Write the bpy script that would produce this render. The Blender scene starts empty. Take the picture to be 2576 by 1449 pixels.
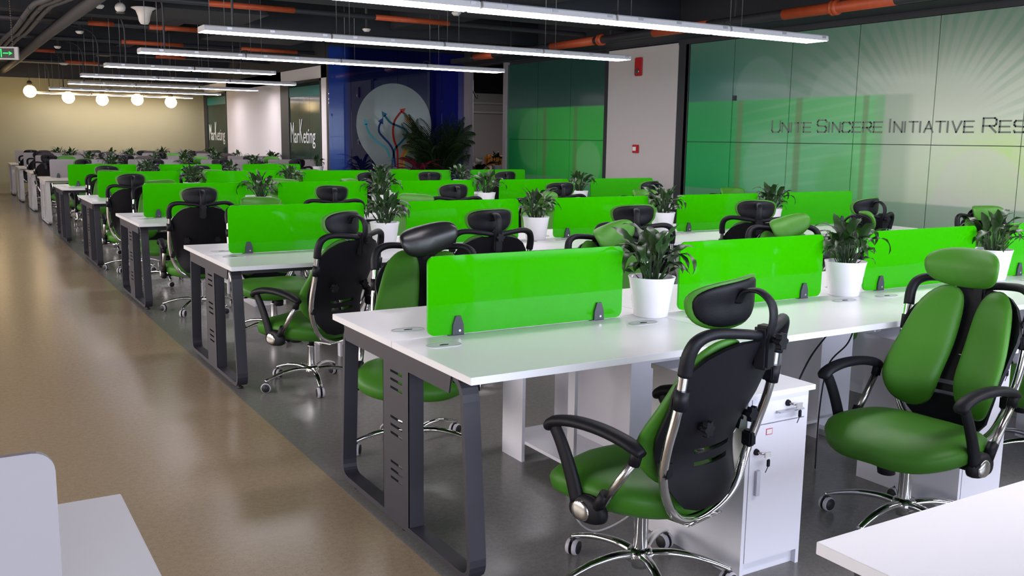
import bpy, bmesh, math, random
from mathutils import Vector, Matrix
random.seed(7)
C = bpy.context.scene
COL = C.collection
PI = math.pi

# ------------------------------------------------------------------ camera
cd = bpy.data.cameras.new('camera'); cam = bpy.data.objects.new('camera', cd); COL.objects.link(cam)
cd.sensor_width = 36.0; cd.lens = 36.0*2370.8/2576.0; cd.clip_end = 200; cd.clip_start = 0.05
_rt = Vector((0.857251,-0.514712,0.013882)); _up = Vector((0.068534,0.140781,0.987666)); _fw = Vector((0.510317,0.845726,-0.15596))
m = Matrix.Identity(4)
for i in range(3):
    m[i][0] = _rt[i]; m[i][1] = _up[i]; m[i][2] = -_fw[i]
m.translation = Vector((-1.38846,-2.5441,1.49741))
cam.matrix_world = m
C.camera = cam

# ------------------------------------------------------------------ world, light, exposure
C.view_settings.view_transform = 'Standard'; C.view_settings.look = 'None'
C.view_settings.gamma = 1.0; C.view_settings.use_curve_mapping = False
C.view_settings.exposure = -0.16
w = bpy.data.worlds.new('world'); C.world = w; w.use_nodes = True
bg = w.node_tree.nodes['Background']; bg.inputs[0].default_value = (0.6,0.72,0.9,1); bg.inputs[1].default_value = 0.15
LAMP_E = 19.0          # emission of the tube lamp diffusers
def area(name, loc, rot, sx, sy, power, color):
    l = bpy.data.lights.new(name,'AREA'); l.shape = 'RECTANGLE'; l.size = sx; l.size_y = sy
    l.energy = power; l.color = color
    o = bpy.data.objects.new(name,l); o.location = loc; o.rotation_euler = rot; COL.objects.link(o)
    return o
# daylight of the window bands behind and to the left of the viewer
area('daylight', (3.0,-6.4,1.75), (math.radians(90),0,0), 13.0, 1.7, 1250, (0.76,0.83,1.0))
area('daylight', (-5.9,6.5,1.75), (math.radians(90),0,math.radians(-90)), 16.0, 1.6, 650, (1.0,0.92,0.88))

# ------------------------------------------------------------------ materials
def srgb(r,g,b):
    f = lambda c: ((c/255+0.055)/1.055)**2.4 if c/255 > 0.04045 else c/255/12.92
    return (f(r),f(g),f(b),1)
def mat(name, col, rough=0.5, metal=0.0, spec=0.5, coat=0.0, noise=0, namp=0.0, bump=0.0, trans=0.0, emit=None, estr=0.0, coatr=0.05):
    mt = bpy.data.materials.new(name); mt.use_nodes = True
    nt = mt.node_tree; b = nt.nodes['Principled BSDF']
    b.inputs['Base Color'].default_value = col; b.inputs['Roughness'].default_value = rough
    b.inputs['Metallic'].default_value = metal; b.inputs['Specular IOR Level'].default_value = spec
    b.inputs['Coat Weight'].default_value = coat; b.inputs['Coat Roughness'].default_value = coatr
    b.inputs['Transmission Weight'].default_value = trans
    if emit: b.inputs['Emission Color'].default_value = emit; b.inputs['Emission Strength'].default_value = estr
    if noise:
        tc = nt.nodes.new('ShaderNodeTexCoord'); n = nt.nodes.new('ShaderNodeTexNoise'); n.inputs['Scale'].default_value = noise
        n.inputs['Detail'].default_value = 4
        nt.links.new(tc.outputs['Object'], n.inputs['Vector'])
        if namp:
            h = nt.nodes.new('ShaderNodeMixRGB'); h.blend_type = 'MULTIPLY'; h.inputs[0].default_value = 1
            r = nt.nodes.new('ShaderNodeMapRange'); r.inputs['To Min'].default_value = 1-namp; r.inputs['To Max'].default_value = 1+namp*0.6
            nt.links.new(n.outputs['Fac'], r.inputs['Value'])
            h.inputs[1].default_value = col; nt.links.new(r.outputs[0], h.inputs[2]); nt.links.new(h.outputs[0], b.inputs['Base Color'])
        if bump:
            bp = nt.nodes.new('ShaderNodeBump'); bp.inputs['Strength'].default_value = bump; bp.inputs['Distance'].default_value = 0.002
            nt.links.new(n.outputs['Fac'], bp.inputs['Height']); nt.links.new(bp.outputs[0], b.inputs['Normal'])
    return mt
M = {}
M['top'] = mat('white_laminate', (0.76,0.75,0.77,1), 0.28, noise=300, namp=0.02)
M['topedge'] = mat('white_edge_band', (0.78,0.76,0.76,1), 0.4)
M['topw'] = mat('cream_laminate', (0.62,0.58,0.50,1), 0.4)
M['dark'] = mat('charcoal_powder_coat', (0.024,0.022,0.031,1), 0.5, noise=400, namp=0.06, bump=0.1)
M['white_metal'] = mat('white_powder_coat', (0.55,0.53,0.53,1), 0.45, noise=300, namp=0.03)
M['board'] = mat('white_board', (0.74,0.73,0.79,1), 0.35, noise=200, namp=0.02)
M['clamp'] = mat('dark_grey_plastic', (0.045,0.05,0.062,1), 0.35)
M['grommet'] = mat('silver_plastic', (0.50,0.52,0.52,1), 0.35)
M['hole'] = mat('black_hole', (0.01,0.01,0.01,1), 0.8)
M['chrome'] = mat('chrome', (0.78,0.78,0.78,1), 0.08, 1.0)
M['steel'] = mat('brushed_steel', (0.55,0.53,0.50,1), 0.25, 1.0)
M['black'] = mat('black_plastic', (0.006,0.006,0.009,1), 0.52, spec=0.25, noise=250, namp=0.1, bump=0.15)
M['black_leather'] = mat('black_leatherette', (0.012,0.012,0.013,1), 0.33, noise=120, bump=0.1)
M['mauve'] = mat('dark_mauve_fabric', (0.035,0.026,0.028,1), 0.8, noise=200, namp=0.2)
M['green'] = mat('green_leatherette', (0.046,0.182,0.013,1), 0.48, spec=0.33, noise=160, namp=0.06, bump=0.12)
M['wheel'] = mat('black_rubber', (0.012,0.012,0.014,1), 0.55)
M['rim'] = mat('pale_grey_tyre', (0.50,0.48,0.52,1), 0.45)
M['pot'] = mat('white_ceramic', (0.78,0.76,0.80,1), 0.25, coat=0.2)
M['soil'] = mat('soil', (0.03,0.022,0.015,1), 0.95, noise=90, namp=0.5, bump=0.8)
M['housing'] = mat('grey_white_housing', (0.62,0.60,0.62,1), 0.45)
M['diffuser'] = mat('lit_diffuser', (0.9,0.9,0.9,1), 0.5, emit=(1.0,0.93,1.0,1), estr=LAMP_E)
M['wire'] = mat('steel_wire', (0.25,0.25,0.26,1), 0.4, 0.6)
M['cord'] = mat('black_cord', (0.012,0.012,0.014,1), 0.6)
M['cordw'] = mat('white_cord', (0.6,0.6,0.62,1), 0.5)
M['ceil'] = mat('dark_painted_slab', (0.016,0.015,0.020,1), 0.9, noise=3, namp=0.3)
M['beam'] = mat('dark_painted_beam', (0.022,0.024,0.032,1), 0.75, noise=5, namp=0.2)
M['duct'] = mat('grey_painted_duct', (0.062,0.061,0.068,1), 0.6, noise=12, namp=0.25)
M['pipe'] = mat('dark_pipe', (0.040,0.040,0.048,1), 0.5, noise=10, namp=0.25)
M['orange'] = mat('orange_pipe_paint', (0.52,0.085,0.025,1), 0.45, noise=14, namp=0.3)
M['wallw'] = mat('white_wall_paint', (0.50,0.465,0.455,1), 0.75, noise=60, namp=0.03)
M['wallb'] = mat('bright_white_wall_paint', (0.82,0.77,0.77,1), 0.7, noise=60, namp=0.02)
M['cream'] = mat('cream_wall_paint', (0.30,0.28,0.175,1), 0.8, noise=2, namp=0.04)
M['white'] = mat('white_plastic', (0.72,0.66,0.62,1), 0.4)
M['red'] = mat('red_alarm_plastic', (0.42,0.012,0.015,1), 0.35)
M['exitbody'] = mat('pale_sign_body', (0.45,0.43,0.42,1), 0.5)
M['exitblack'] = mat('sign_black', (0.008,0.01,0.008,1), 0.3)
M['exitgreen'] = mat('sign_green_light', (0.0,0.3,0.05,1), 0.5, emit=(0.0,1.0,0.16,1), estr=0.9)
M['bulb'] = mat('lit_globe', (1,0.9,0.7,1), 0.4, emit=(1.0,0.72,0.36,1), estr=14.0)
M['socket'] = mat('brown_socket', (0.10,0.075,0.06,1), 0.5)
M['frame'] = mat('dark_metal_frame', (0.02,0.022,0.026,1), 0.55)
M['trimg'] = mat('grey_metal_trim', (0.30,0.27,0.28,1), 0.4, 0.2)
M['teal'] = mat('teal_blind', (0.0,0.14,0.12,1), 0.6)
M['glassd'] = mat('dark_green_glass', (0.022,0.042,0.032,1), 0.10, spec=0.07)
M['letter'] = mat('grey_lettering', (0.15,0.18,0.15,1), 0.5)
M['letterw'] = mat('white_lettering', (0.72,0.74,0.72,1), 0.5)
M['yellow'] = mat('orange_yellow_fabric', (0.60,0.22,0.01,1), 0.7)
M['bark'] = mat('cane_stem', (0.05,0.08,0.02,1), 0.6)
M['leaf'] = mat('peace_lily_leaf', (0.017,0.050,0.010,1), 0.38, noise=25, namp=0.4, spec=0.4)
M['leafl'] = mat('young_light_leaf', (0.075,0.170,0.030,1), 0.35, noise=25, namp=0.25)
M['palm'] = mat('dark_palm_leaf', (0.014,0.034,0.009,1), 0.45, noise=20, namp=0.3)
M['redleaf'] = mat('crimson_leaf', (0.14,0.012,0.030,1), 0.4, noise=14, namp=0.5)
M['sticker'] = mat('red_edged_sticker', (0.55,0.05,0.08,1), 0.5)
M['paper'] = mat('sticker_paper', (0.75,0.72,0.72,1), 0.6)
M['aluminium'] = mat('satin_aluminium', (0.50,0.50,0.53,1), 0.35, 0.7)

def acrylic(name, col, tr, rough=0.05):
    mt = bpy.data.materials.new(name); mt.use_nodes = True; nt = mt.node_tree
    b = nt.nodes['Principled BSDF']; out = nt.nodes['Material Output']
    b.inputs['Base Color'].default_value = col; b.inputs['Roughness'].default_value = rough; b.inputs['Coat Weight'].default_value = 0.0; b.inputs['Specular IOR Level'].default_value = 0.28
    t = nt.nodes.new('ShaderNodeBsdfTranslucent'); t.inputs[0].default_value = col
    mx = nt.nodes.new('ShaderNodeMixShader'); mx.inputs[0].default_value = tr
    nt.links.new(b.outputs[0], mx.inputs[1]); nt.links.new(t.outputs[0], mx.inputs[2]); nt.links.new(mx.outputs[0], out.inputs[0])
    return mt
M['lime'] = acrylic('lime_acrylic', (0.048,0.56,0.0,1), 0.35)
M['frost'] = acrylic('frosted_white_acrylic', (0.44,0.41,0.42,1), 0.4, 0.3)

# expression helper for procedural print patterns
class E:
    nt = None
    def __init__(s, k): s.s = k
    def _m(op, a, b=None, c=None):
        n = E.nt.nodes.new('ShaderNodeMath'); n.operation = op
        for i, v in enumerate((a,b,c)):
            if v is None: continue
            if isinstance(v, E): E.nt.links.new(v.s, n.inputs[i])
            else: n.inputs[i].default_value = v
        return E(n.outputs[0])
    def __add__(a,b): return E._m('ADD',a,b)
    def __radd__(a,b): return E._m('ADD',b,a)
    def __sub__(a,b): return E._m('SUBTRACT',a,b)
    def __rsub__(a,b): return E._m('SUBTRACT',b,a)
    def __mul__(a,b): return E._m('MULTIPLY',a,b)
    def __rmul__(a,b): return E._m('MULTIPLY',b,a)
def step(x, a, b):      # smooth step of x from a to b
    n = E.nt.nodes.new('ShaderNodeMapRange'); n.interpolation_type = 'SMOOTHSTEP'
    E.nt.links.new(x.s, n.inputs['Value'])
    if a <= b: n.inputs['From Min'].default_value = a; n.inputs['From Max'].default_value = b
    else: n.inputs['From Min'].default_value = b; n.inputs['From Max'].default_value = a; n.inputs['To Min'].default_value = 1; n.inputs['To Max'].default_value = 0
    return E(n.outputs['Result'])
def mixc(f, a, b):
    n = E.nt.nodes.new('ShaderNodeMixRGB')
    if isinstance(f, E): E.nt.links.new(f.s, n.inputs[0])
    else: n.inputs[0].default_value = f
    for i, v in ((1,a),(2,b)):
        if isinstance(v, E): E.nt.links.new(v.s, n.inputs[i])
        else: n.inputs[i].default_value = v
    return E(n.outputs[0])
def bandw(x, c, hw, soft): return step(x, c-hw-soft, c-hw)*step(x, c+hw+soft, c+hw)
def dist(y, z, cy, cz, sy=1.0): 
    a = (y-cy)*sy; b = z-cz
    return E._m('SQRT', a*a+b*b)

def wall_print():
    mt = bpy.data.materials.new('green_ray_print'); mt.use_nodes = True; nt = mt.node_tree; E.nt = nt
    b = nt.nodes['Principled BSDF']; g = nt.nodes.new('ShaderNodeNewGeometry'); s = nt.nodes.new('ShaderNodeSeparateXYZ')
    nt.links.new(g.outputs['Position'], s.inputs[0]); y = E(s.outputs['Y']); z = E(s.outputs['Z'])
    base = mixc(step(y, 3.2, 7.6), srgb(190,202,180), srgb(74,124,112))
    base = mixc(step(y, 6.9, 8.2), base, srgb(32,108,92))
    base = mixc(step(z, 2.15, 2.95)*0.75, base, srgb(84,124,104))  # dark wall behind the glass painted in as a darker top
    # sun rays fanning out of a bright centre
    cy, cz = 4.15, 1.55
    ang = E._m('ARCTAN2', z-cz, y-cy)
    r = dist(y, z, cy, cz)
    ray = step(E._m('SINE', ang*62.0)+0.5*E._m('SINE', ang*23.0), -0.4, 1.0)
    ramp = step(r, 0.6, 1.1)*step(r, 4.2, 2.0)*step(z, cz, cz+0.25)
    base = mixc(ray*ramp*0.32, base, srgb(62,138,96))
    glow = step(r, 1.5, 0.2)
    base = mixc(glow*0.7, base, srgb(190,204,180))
    # yellow-green drift and pale discs on the near side
    base = mixc(step(y, 4.4, 3.0)*step(z, 1.9, 1.4)*step(z, 0.75, 1.1)*0.95, base, srgb(172,212,118))
    for (dy, dz, rr, k, cc) in ((3.5,0.95,0.55,0.55,(190,195,185)),(2.7,1.35,0.5,0.4,(190,200,170)),(4.35,1.2,0.42,0.3,(180,205,160)),(2.3,2.0,0.6,0.35,(185,205,165)),
                                (6.7,2.15,0.5,0.3,(130,165,150)),(5.3,1.95,0.6,0.25,(165,190,170)),(2.9,1.95,0.45,0.3,(190,205,180)),(11.0,1.3,0.6,0.3,(150,190,150)),(12.9,1.0,0.55,0.3,(140,190,140))):
        base = mixc(step(dist(y, z, dy, dz), rr, rr-0.06)*k, base, srgb(*cc))
    # glow of the lit room behind the glass painted in, with brown uprights
    backlit = step(z, 2.085, 2.045)*step(y, 3.72+0.98, 3.72+1.05)
    sat = mixc(step(y, 4.8, 7.6), srgb(96,190,112), srgb(0,150,74))
    sat = mixc(bandw(z, 1.25, 0.32, 0.3)*bandw(y, 6.1, 0.7, 0.4)*0.5, sat, srgb(105,175,130))
    sat = mixc(step(E._m('SINE', z*42.0+y*6.0), 0.2, 1.0)*step(y, 7.6, 6.0)*0.16, sat, srgb(150,205,160))
    sat = mixc(step(dist(y, z, 5.35, 1.05), 0.42, 0.2)*0.6, sat, srgb(70,165,75))
    sat = mixc(step(dist(y, z, 6.5, 1.15), 0.5, 0.42)*0.3, sat, srgb(130,180,150))
    sat2 = mixc(step(y, 13.3, 11.5), srgb(20,110,62), srgb(50,175,66))
    sat2 = mixc(step(dist(y, z, 10.6, 1.1), 0.42, 0.34)*0.35, sat2, srgb(140,190,140))
    sat2 = mixc(step(dist(y, z, 12.3, 1.5), 0.6, 0.5)*0.25, sat2, srgb(110,165,115))
    sat = mixc(step(y, 9.0, 9.3), sat, sat2)
    base = mixc(step(y, 9.0, 9.3), base, srgb(34,74,64))  # dark wall behind the far panels, put into the colour
    col = mixc(backlit*0.97, base, sat)
    side = step(z, 2.085, 2.045)*bandw(y, 4.62, 0.16, 0.16)
    col = mixc(side*0.5, col, srgb(128,158,128))
    up = bandw(y, 7.06, 0.03, 0.05)+bandw(y, 6.02, 0.03, 0.05)+bandw(y, 5.0, 0.02, 0.04)+bandw(y, 11.95, 0.03, 0.05)+bandw(y, 10.98, 0.03, 0.05)
    col = mixc(up*backlit*0.55, col, srgb(98,112,68))
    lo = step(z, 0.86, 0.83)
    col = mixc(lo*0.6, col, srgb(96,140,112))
    nt.links.new(col.s, b.inputs['Base Color'])
    b.inputs['Roughness'].default_value = 0.35; b.inputs['Coat Weight'].default_value = 0.25; b.inputs['Coat Roughness'].default_value = 0.12
    return mt
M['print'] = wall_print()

def floor_mat():
    mt = bpy.data.materials.new('speckled_vinyl_floor'); mt.use_nodes = True; nt = mt.node_tree; E.nt = nt
    b = nt.nodes['Principled BSDF']; g = nt.nodes.new('ShaderNodeNewGeometry'); s = nt.nodes.new('ShaderNodeSeparateXYZ')
    nt.links.new(g.outputs['Position'], s.inputs[0]); x = E(s.outputs['X'])
    def noise(sc, det=4, rough=0.6):
        n = nt.nodes.new('ShaderNodeTexNoise'); n.inputs['Scale'].default_value = sc; n.inputs['Detail'].default_value = det; n.inputs['Roughness'].default_value = rough
        nt.links.new(g.outputs['Position'], n.inputs['Vector']); return E(n.outputs['Fac'])
    n1 = noise(40); n2 = noise(130, 3, 0.7); n3 = noise(1.3, 3)
    tan = mixc(step(n1, 0.3, 0.7), srgb(146,128,102), srgb(154,137,112))
    grey = mixc(step(n1, 0.3, 0.7), srgb(112,110,107), srgb(120,118,115))
    tan = mixc(step(n3, 0.4, 0.7)*0.35, tan, srgb(150,134,112))
    col = mixc(step(x, -0.004, 0.004), tan, grey)
    col = mixc(step(n2, 0.56, 0.68)*0.42, col, srgb(78,70,60))
    col = mixc(step(n2, 0.42, 0.32)*0.35, col, srgb(165,155,140))
    nt.links.new(col.s, b.inputs['Base Color'])
    r = step(n1, 0.2, 0.9)*0.06+0.21
    nt.links.new(r.s, b.inputs['Roughness']); b.inputs['Specular IOR Level'].default_value = 0.38
    bp = nt.nodes.new('ShaderNodeBump'); bp.inputs['Strength'].default_value = 0.05; bp.inputs['Distance'].default_value = 0.002
    nt.links.new(noise(4, 2).s, bp.inputs['Height']); nt.links.new(bp.outputs[0], b.inputs['Normal'])
    return mt
M['floor'] = floor_mat()

def P15(zx, zy):        # point of the blue wall plane from measured picture offsets
    px = zx/5.795+860; py = zy/5.795+180
    return (6.411+(px-992)*0.0086, 1.70-(py-320)*0.00777+(px-992)*0.000158)
def blue_mat():
    mt = bpy.data.materials.new('deep_blue_glass_print'); mt.use_nodes = True; nt = mt.node_tree; E.nt = nt
    b = nt.nodes['Principled BSDF']; g = nt.nodes.new('ShaderNodeNewGeometry'); s = nt.nodes.new('ShaderNodeSeparateXYZ')
    nt.links.new(g.outputs['Position'], s.inputs[0]); x = E(s.outputs['X']); z = E(s.outputs['Z'])
    col = mixc(step(x, 5.25, 5.55), srgb(40,70,160), srgb(10,16,50))
    col = mixc(step(x, 7.1, 7.6), col, srgb(14,18,105))
    col = mixc(step(z, 1.4, 2.4)*0.2, col, srgb(14,20,90))
    nt.links.new(col.s, b.inputs['Base Color']); b.inputs['Roughness'].default_value = 0.02; b.inputs['Coat Weight'].default_value = 0.6; b.inputs['Coat Roughness'].default_value = 0.01
    return mt
M['blue'] = blue_mat()
M['disc'] = mat('pale_glass_print', (0.25,0.29,0.285,1), 0.08, noise=1.2, namp=0.35, coat=0.6, coatr=0.03)
for nme, cc in (('a_cyan',(70,150,165)),('a_navy',(20,50,110)),('a_teal',(20,95,120)),('a_blue',(20,120,165)),('a_red',(165,35,25)),('a_orange',(225,120,40)),('a_rust',(190,85,45)),('a_yellow',(200,170,40))):
    M[nme] = mat('print'+nme[1:], srgb(*cc), 0.35)

# ------------------------------------------------------------------ mesh helpers
class MB:
    def __init__(s): s.v = []; s.f = []; s.sm = []; s.mi = []
    def add(s, vs, fs, smooth=False, mi=0):
        n = len(s.v); s.v += [tuple(v) for v in vs]; s.f += [tuple(i+n for i in f) for f in fs]
        s.sm += [smooth]*len(fs); s.mi += [mi]*len(fs); return s
    def box(s, x0, x1, y0, y1, z0, z1, bev=0.0, mi=0):
        if bev:
            bm = bmesh.new(); bmesh.ops.create_cube(bm, size=1)
            for v in bm.verts: v.co = Vector(((x0+x1)/2+v.co.x*(x1-x0), (y0+y1)/2+v.co.y*(y1-y0), (z0+z1)/2+v.co.z*(z1-z0)))
            bmesh.ops.bevel(bm, geom=bm.edges[:], offset=bev, segments=2, affect='EDGES')
            bm.verts.index_update()
            r = s.add([v.co[:] for v in bm.verts], [[v.index for v in f.verts] for f in bm.faces], False, mi); bm.free(); return r
        vs = [(x0,y0,z0),(x1,y0,z0),(x1,y1,z0),(x0,y1,z0),(x0,y0,z1),(x1,y0,z1),(x1,y1,z1),(x0,y1,z1)]
        return s.add(vs, [(0,3,2,1),(4,5,6,7),(0,1,5,4),(1,2,6,5),(2,3,7,6),(3,0,4,7)], False, mi)
    def tube(s, path, r, seg=10, closed=False, caps=True, flat=1.0, up=(0,0,1)):
        P = [Vector(p) for p in path]; n = len(P); rs = r if isinstance(r,(list,tuple)) else [r]*n
        vs = []; fs = []; upv = Vector(up)
        prev = None
        for i in range(n):
            a = P[(i-1)%n] if (closed or i>0) else P[i]; b = P[(i+1)%n] if (closed or i<n-1) else P[i]
            t = (b-a).normalized()
            if prev is None:
                ref = upv if abs(t.dot(upv)) < 0.95 else Vector((0,1,0)) if abs(t.y) < 0.9 else Vector((1,0,0))
                u = (ref - t*ref.dot(t)).normalized()
            else: u = (prev - t*prev.dot(t)).normalized()
            prev = u; w_ = t.cross(u)
            for k in range(seg):
                an = 2*PI*k/seg; vs.append(P[i]+u*math.cos(an)*rs[i]*flat+w_*math.sin(an)*rs[i])
        m_ = n if closed else n-1
        for i in range(m_):
            for k in range(seg):
                a = i*seg+k; b = i*seg+(k+1)%seg; c = ((i+1)%n)*seg+(k+1)%seg; d = ((i+1)%n)*seg+k
                fs.append((a,b,c,d))
        s.add(vs, fs, True)
        if caps and not closed:
            s.add(vs[:seg], [tuple(range(seg))[::-1]]); s.add(vs[-seg:], [tuple(range(seg))])
        return s
    def lathe(s, prof, seg=24, org=(0,0,0), axis='z', smooth=True):
        vs = []; fs = []; n = len(prof)
        for (r, h) in prof:
            for k in range(seg):
                a = 2*PI*k/seg; c, d = r*math.cos(a), r*math.sin(a)
                p = (c,d,h) if axis=='z' else (h,c,d) if axis=='x' else (d,h,c)
                vs.append((p[0]+org[0],p[1]+org[1],p[2]+org[2]))
        for i in range(n-1):
            for k in range(seg): fs.append((i*seg+k, i*seg+(k+1)%seg, (i+1)*seg+(k+1)%seg, (i+1)*seg+k))
        s.add(vs, fs, smooth)
        s.add(vs[:seg], [tuple(range(seg))[::-1]]); s.add(vs[-seg:], [tuple(range(seg))])
        return s
    def prism(s, poly, fn, t):   # polygon (a,b) list; fn(a,b,h)->xyz ; thickness t
        n = len(poly); vs = [fn(a,b,0) for a,b in poly]+[fn(a,b,t) for a,b in poly]
        fs = [tuple(range(n))[::-1], tuple(range(n,2*n))]+[(i,(i+1)%n,n+(i+1)%n,n+i) for i in range(n)]
        return s.add(vs, fs)
    def pillow(s, outline, T, fn, nr=7, nt=36, back=None, pw=3.0):
        rad = [math.sin(PI/2*i/nr) for i in range(nr+1)]
        vs = [fn(0,0,T,0)]; fs = []
        for r in rad[1:]:
            for k in range(nt):
                a, b = outline(2*PI*k/nt); h = T*math.sqrt(max(0,1-r**pw)); vs.append(fn(a*r,b*r,h,r))
        for k in range(nt): fs.append((0,1+k,1+(k+1)%nt))
        for i in range(nr-1):
            for k in range(nt):
                a = 1+i*nt+k; b = 1+i*nt+(k+1)%nt; fs.append((a,a+nt,b+nt,b))
        base = 1+(nr-1)*nt
        B = T*0.5 if back is None else back
        o = base
        for r, hh in ((0.97,0.55),(0.85,0.9)):
            st = len(vs)
            for k in range(nt):
                a, b = outline(2*PI*k/nt); vs.append(fn(a*r,b*r,-B*hh,r))
            for k in range(nt): fs.append((o+k,st+k,st+(k+1)%nt,o+(k+1)%nt))
            o = st
        vs.append(fn(0,0,-B,0)); c = len(vs)-1
        for k in range(nt): fs.append((o+k,c,o+(k+1)%nt))
        return s.add(vs, fs, True)
    def mesh(s, name, mats):
        me = bpy.data.meshes.new(name); me.from_pydata(s.v, [], s.f)
        for mm in (mats if isinstance(mats,(list,tuple)) else [mats]): me.materials.append(mm)
        me.polygons.foreach_set('use_smooth', s.sm); me.polygons.foreach_set('material_index', s.mi)
        me.update(); bm = bmesh.new(); bm.from_mesh(me); bmesh.ops.remove_doubles(bm, verts=bm.verts, dist=1e-5)
        bmesh.ops.recalc_face_normals(bm, faces=bm.faces); bm.to_mesh(me); bm.free()
        return me
    def ob(s, name, mats, parent=None, loc=None, rz=0):
        o = bpy.data.objects.new(name, s.mesh(name, mats)); COL.objects.link(o)
        if parent is not None: o.parent = parent
        if loc: o.location = loc
        if rz: o.rotation_euler = (0,0,rz)
        return o
def smooth(pts, n=6, closed=False):
    P = [Vector(p) for p in pts]; out = []; N = len(P)
    rng = range(N if closed else N-1)
    for i in rng:
        p0 = P[(i-1)%N] if (closed or i>0) else P[i]; p1 = P[i]; p2 = P[(i+1)%N]; p3 = P[(i+2)%N] if (closed or i<N-2) else P[(i+1)%N]
        for k in range(n):
            t = k/n
            out.append(0.5*((2*p1)+(p2-p0)*t+(2*p0-5*p1+4*p2-p3)*t*t+(3*p1-p0-3*p2+p3)*t**3))
    if not closed: out.append(P[-1])
    return out
def tag(o, label=None, cat=None, group=None, kind=None):
    if label: o['label'] = label
    if cat: o['category'] = cat
    if group: o['group'] = group
    if kind: o['kind'] = kind
    return o
def empty(name, loc=(0,0,0), rz=0, label=None, cat=None, group=None):
    o = bpy.data.objects.new(name, None); COL.objects.link(o); o.location = loc; o.rotation_euler = (0,0,rz)
    o.empty_display_size = 0.1
    return tag(o, label, cat, group)
KIDS = {}
def reg(root):
    KIDS.clear()
def copy_tree(o, loc=None, rz=None, parent=None, label=None, group=None, swap=None):
    c = o.copy(); COL.objects.link(c)
    if parent is not None: c.parent = parent
    if loc is not None: c.location = loc
    if rz is not None: c.rotation_euler = (0,0,rz)
    if label: c['label'] = label
    if group: c['group'] = group
    if swap and c.type == 'MESH' and c.data.name in swap: c.data = swap[c.data.name]
    for ch in CH.get(o.name, []): copy_tree(ch, parent=c, swap=swap)
    return c
CH = {}
def index_children(root):
    CH[root.name] = list(root.children)
    for ch in root.children: index_children(ch)

# ------------------------------------------------------------------ layout constants
PT, W, L = 2.8956, 1.238, 1.2357
TOPZ = 0.75
XR, YB, XM, YE = 8.0, 15.0, 5.05, 25.0
WT = 2.92

# ------------------------------------------------------------------ setting
def struct(mb, name, m_, parent=None): 
    o = mb.ob(name, m_, parent)
    if parent is None: o['kind'] = 'structure'
    return o
struct(MB().box(-6.5,14,-7,25.2,-0.1,0), 'floor', M['floor'])
struct(MB().box(-6.5,14,-7,25.2,3.75,3.85), 'ceiling', M['ceil'])
struct(MB().box(-6.5,XM+0.15,YE,YE+0.15,0,2.88).box(-6.5,XM+0.15,YE,YE+0.15,2.88,3.75,mi=1), 'wall_back', [M['cream'],M['beam']])
# left wall (outside the frame) with a band of windows
lw = struct(MB().box(-6.5,-6.35,-7,25.2,0,0.9).box(-6.5,-6.35,-7,25.2,2.6,3.75).box(-6.5,-6.35,14.6,25.2,0.9,2.6).box(-6.5,-6.35,-7,-1.6,0.9,2.6), 'wall_left', M['wallw'])
for k in range(5):
    MB().box(-6.46,-6.38,-1.6+k*4.05-0.03,-1.6+k*4.05+0.03,0.9,2.6).ob('mullion', M['trimg'], lw)
rw = struct(MB().box(-6.5,14,-7,-6.85,0,0.9).box(-6.5,14,-7,-6.85,2.6,3.75).box(-6.5,-3.6,-7,-6.85,0.9,2.6).box(9.6,14,-7,-6.85,0.9,2.6), 'wall_rear', M['wallw'])
for k in range(7):
    MB().box(-3.6+k*2.2-0.03,-3.6+k*2.2+0.03,-6.96,-6.89,0.9,2.6).ob('mullion', M['trimg'], rw)

# right wall: backing, green printed glass panels, white pier, dark frames
wr = struct(MB().box(XR+0.04,XR+0.16,-7,13.34,0,WT+0.02).box(XR-0.02,XR+0.16,-7,15.2,WT+0.02,3.75,mi=1), 'wall_right', [M['frame'],M['beam']])
js = [8.12,7.218,6.187,5.156,4.104,3.08,2.05,1.02,0.0,-1.03,-2.06]
zs = [0.08,1.497,WT-0.03]
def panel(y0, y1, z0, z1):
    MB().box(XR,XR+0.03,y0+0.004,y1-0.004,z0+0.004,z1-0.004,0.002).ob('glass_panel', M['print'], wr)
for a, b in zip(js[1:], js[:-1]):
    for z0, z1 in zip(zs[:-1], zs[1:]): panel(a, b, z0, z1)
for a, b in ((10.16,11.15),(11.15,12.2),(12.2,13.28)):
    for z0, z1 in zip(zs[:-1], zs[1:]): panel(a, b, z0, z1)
MB().box(XR-0.02,XR+0.04,8.36,10.05,0,WT).ob('white_pier', M['wallw'], wr)['label'] = 'white plastered pier'
for y0, y1, m_ in ((8.12,8.36,'frame'),(10.05,10.16,'frame'),(13.28,13.40,'trimg')):
    MB().box(XR-0.03 if m_=='trimg' else XR-0.01,XR+0.05,y0,y1,0,WT+0.02).ob('post', M[m_], wr)
MB().box(XR-0.01,XR+0.04,8.14,8.20,0,WT).ob('mirror_strip', M['steel'], wr)
MB().box(XR-0.02,XR+0.05,-7,8.36,WT-0.03,WT+0.02).ob('head_rail', M['frame'], wr)
MB().box(XR-0.02,XR+0.05,-7,8.12,0,0.08).ob('sill_rail', M['frame'], wr)
MB().box(XR-0.012,XR+0.002,7.14,7.21,2.06,2.13).ob('hinge_patch', M['frame'], wr)
MB().box(XR-0.03,XR+0.05,14.75,YB,0,WT).ob('opening_post', M['trimg'], wr)

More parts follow.
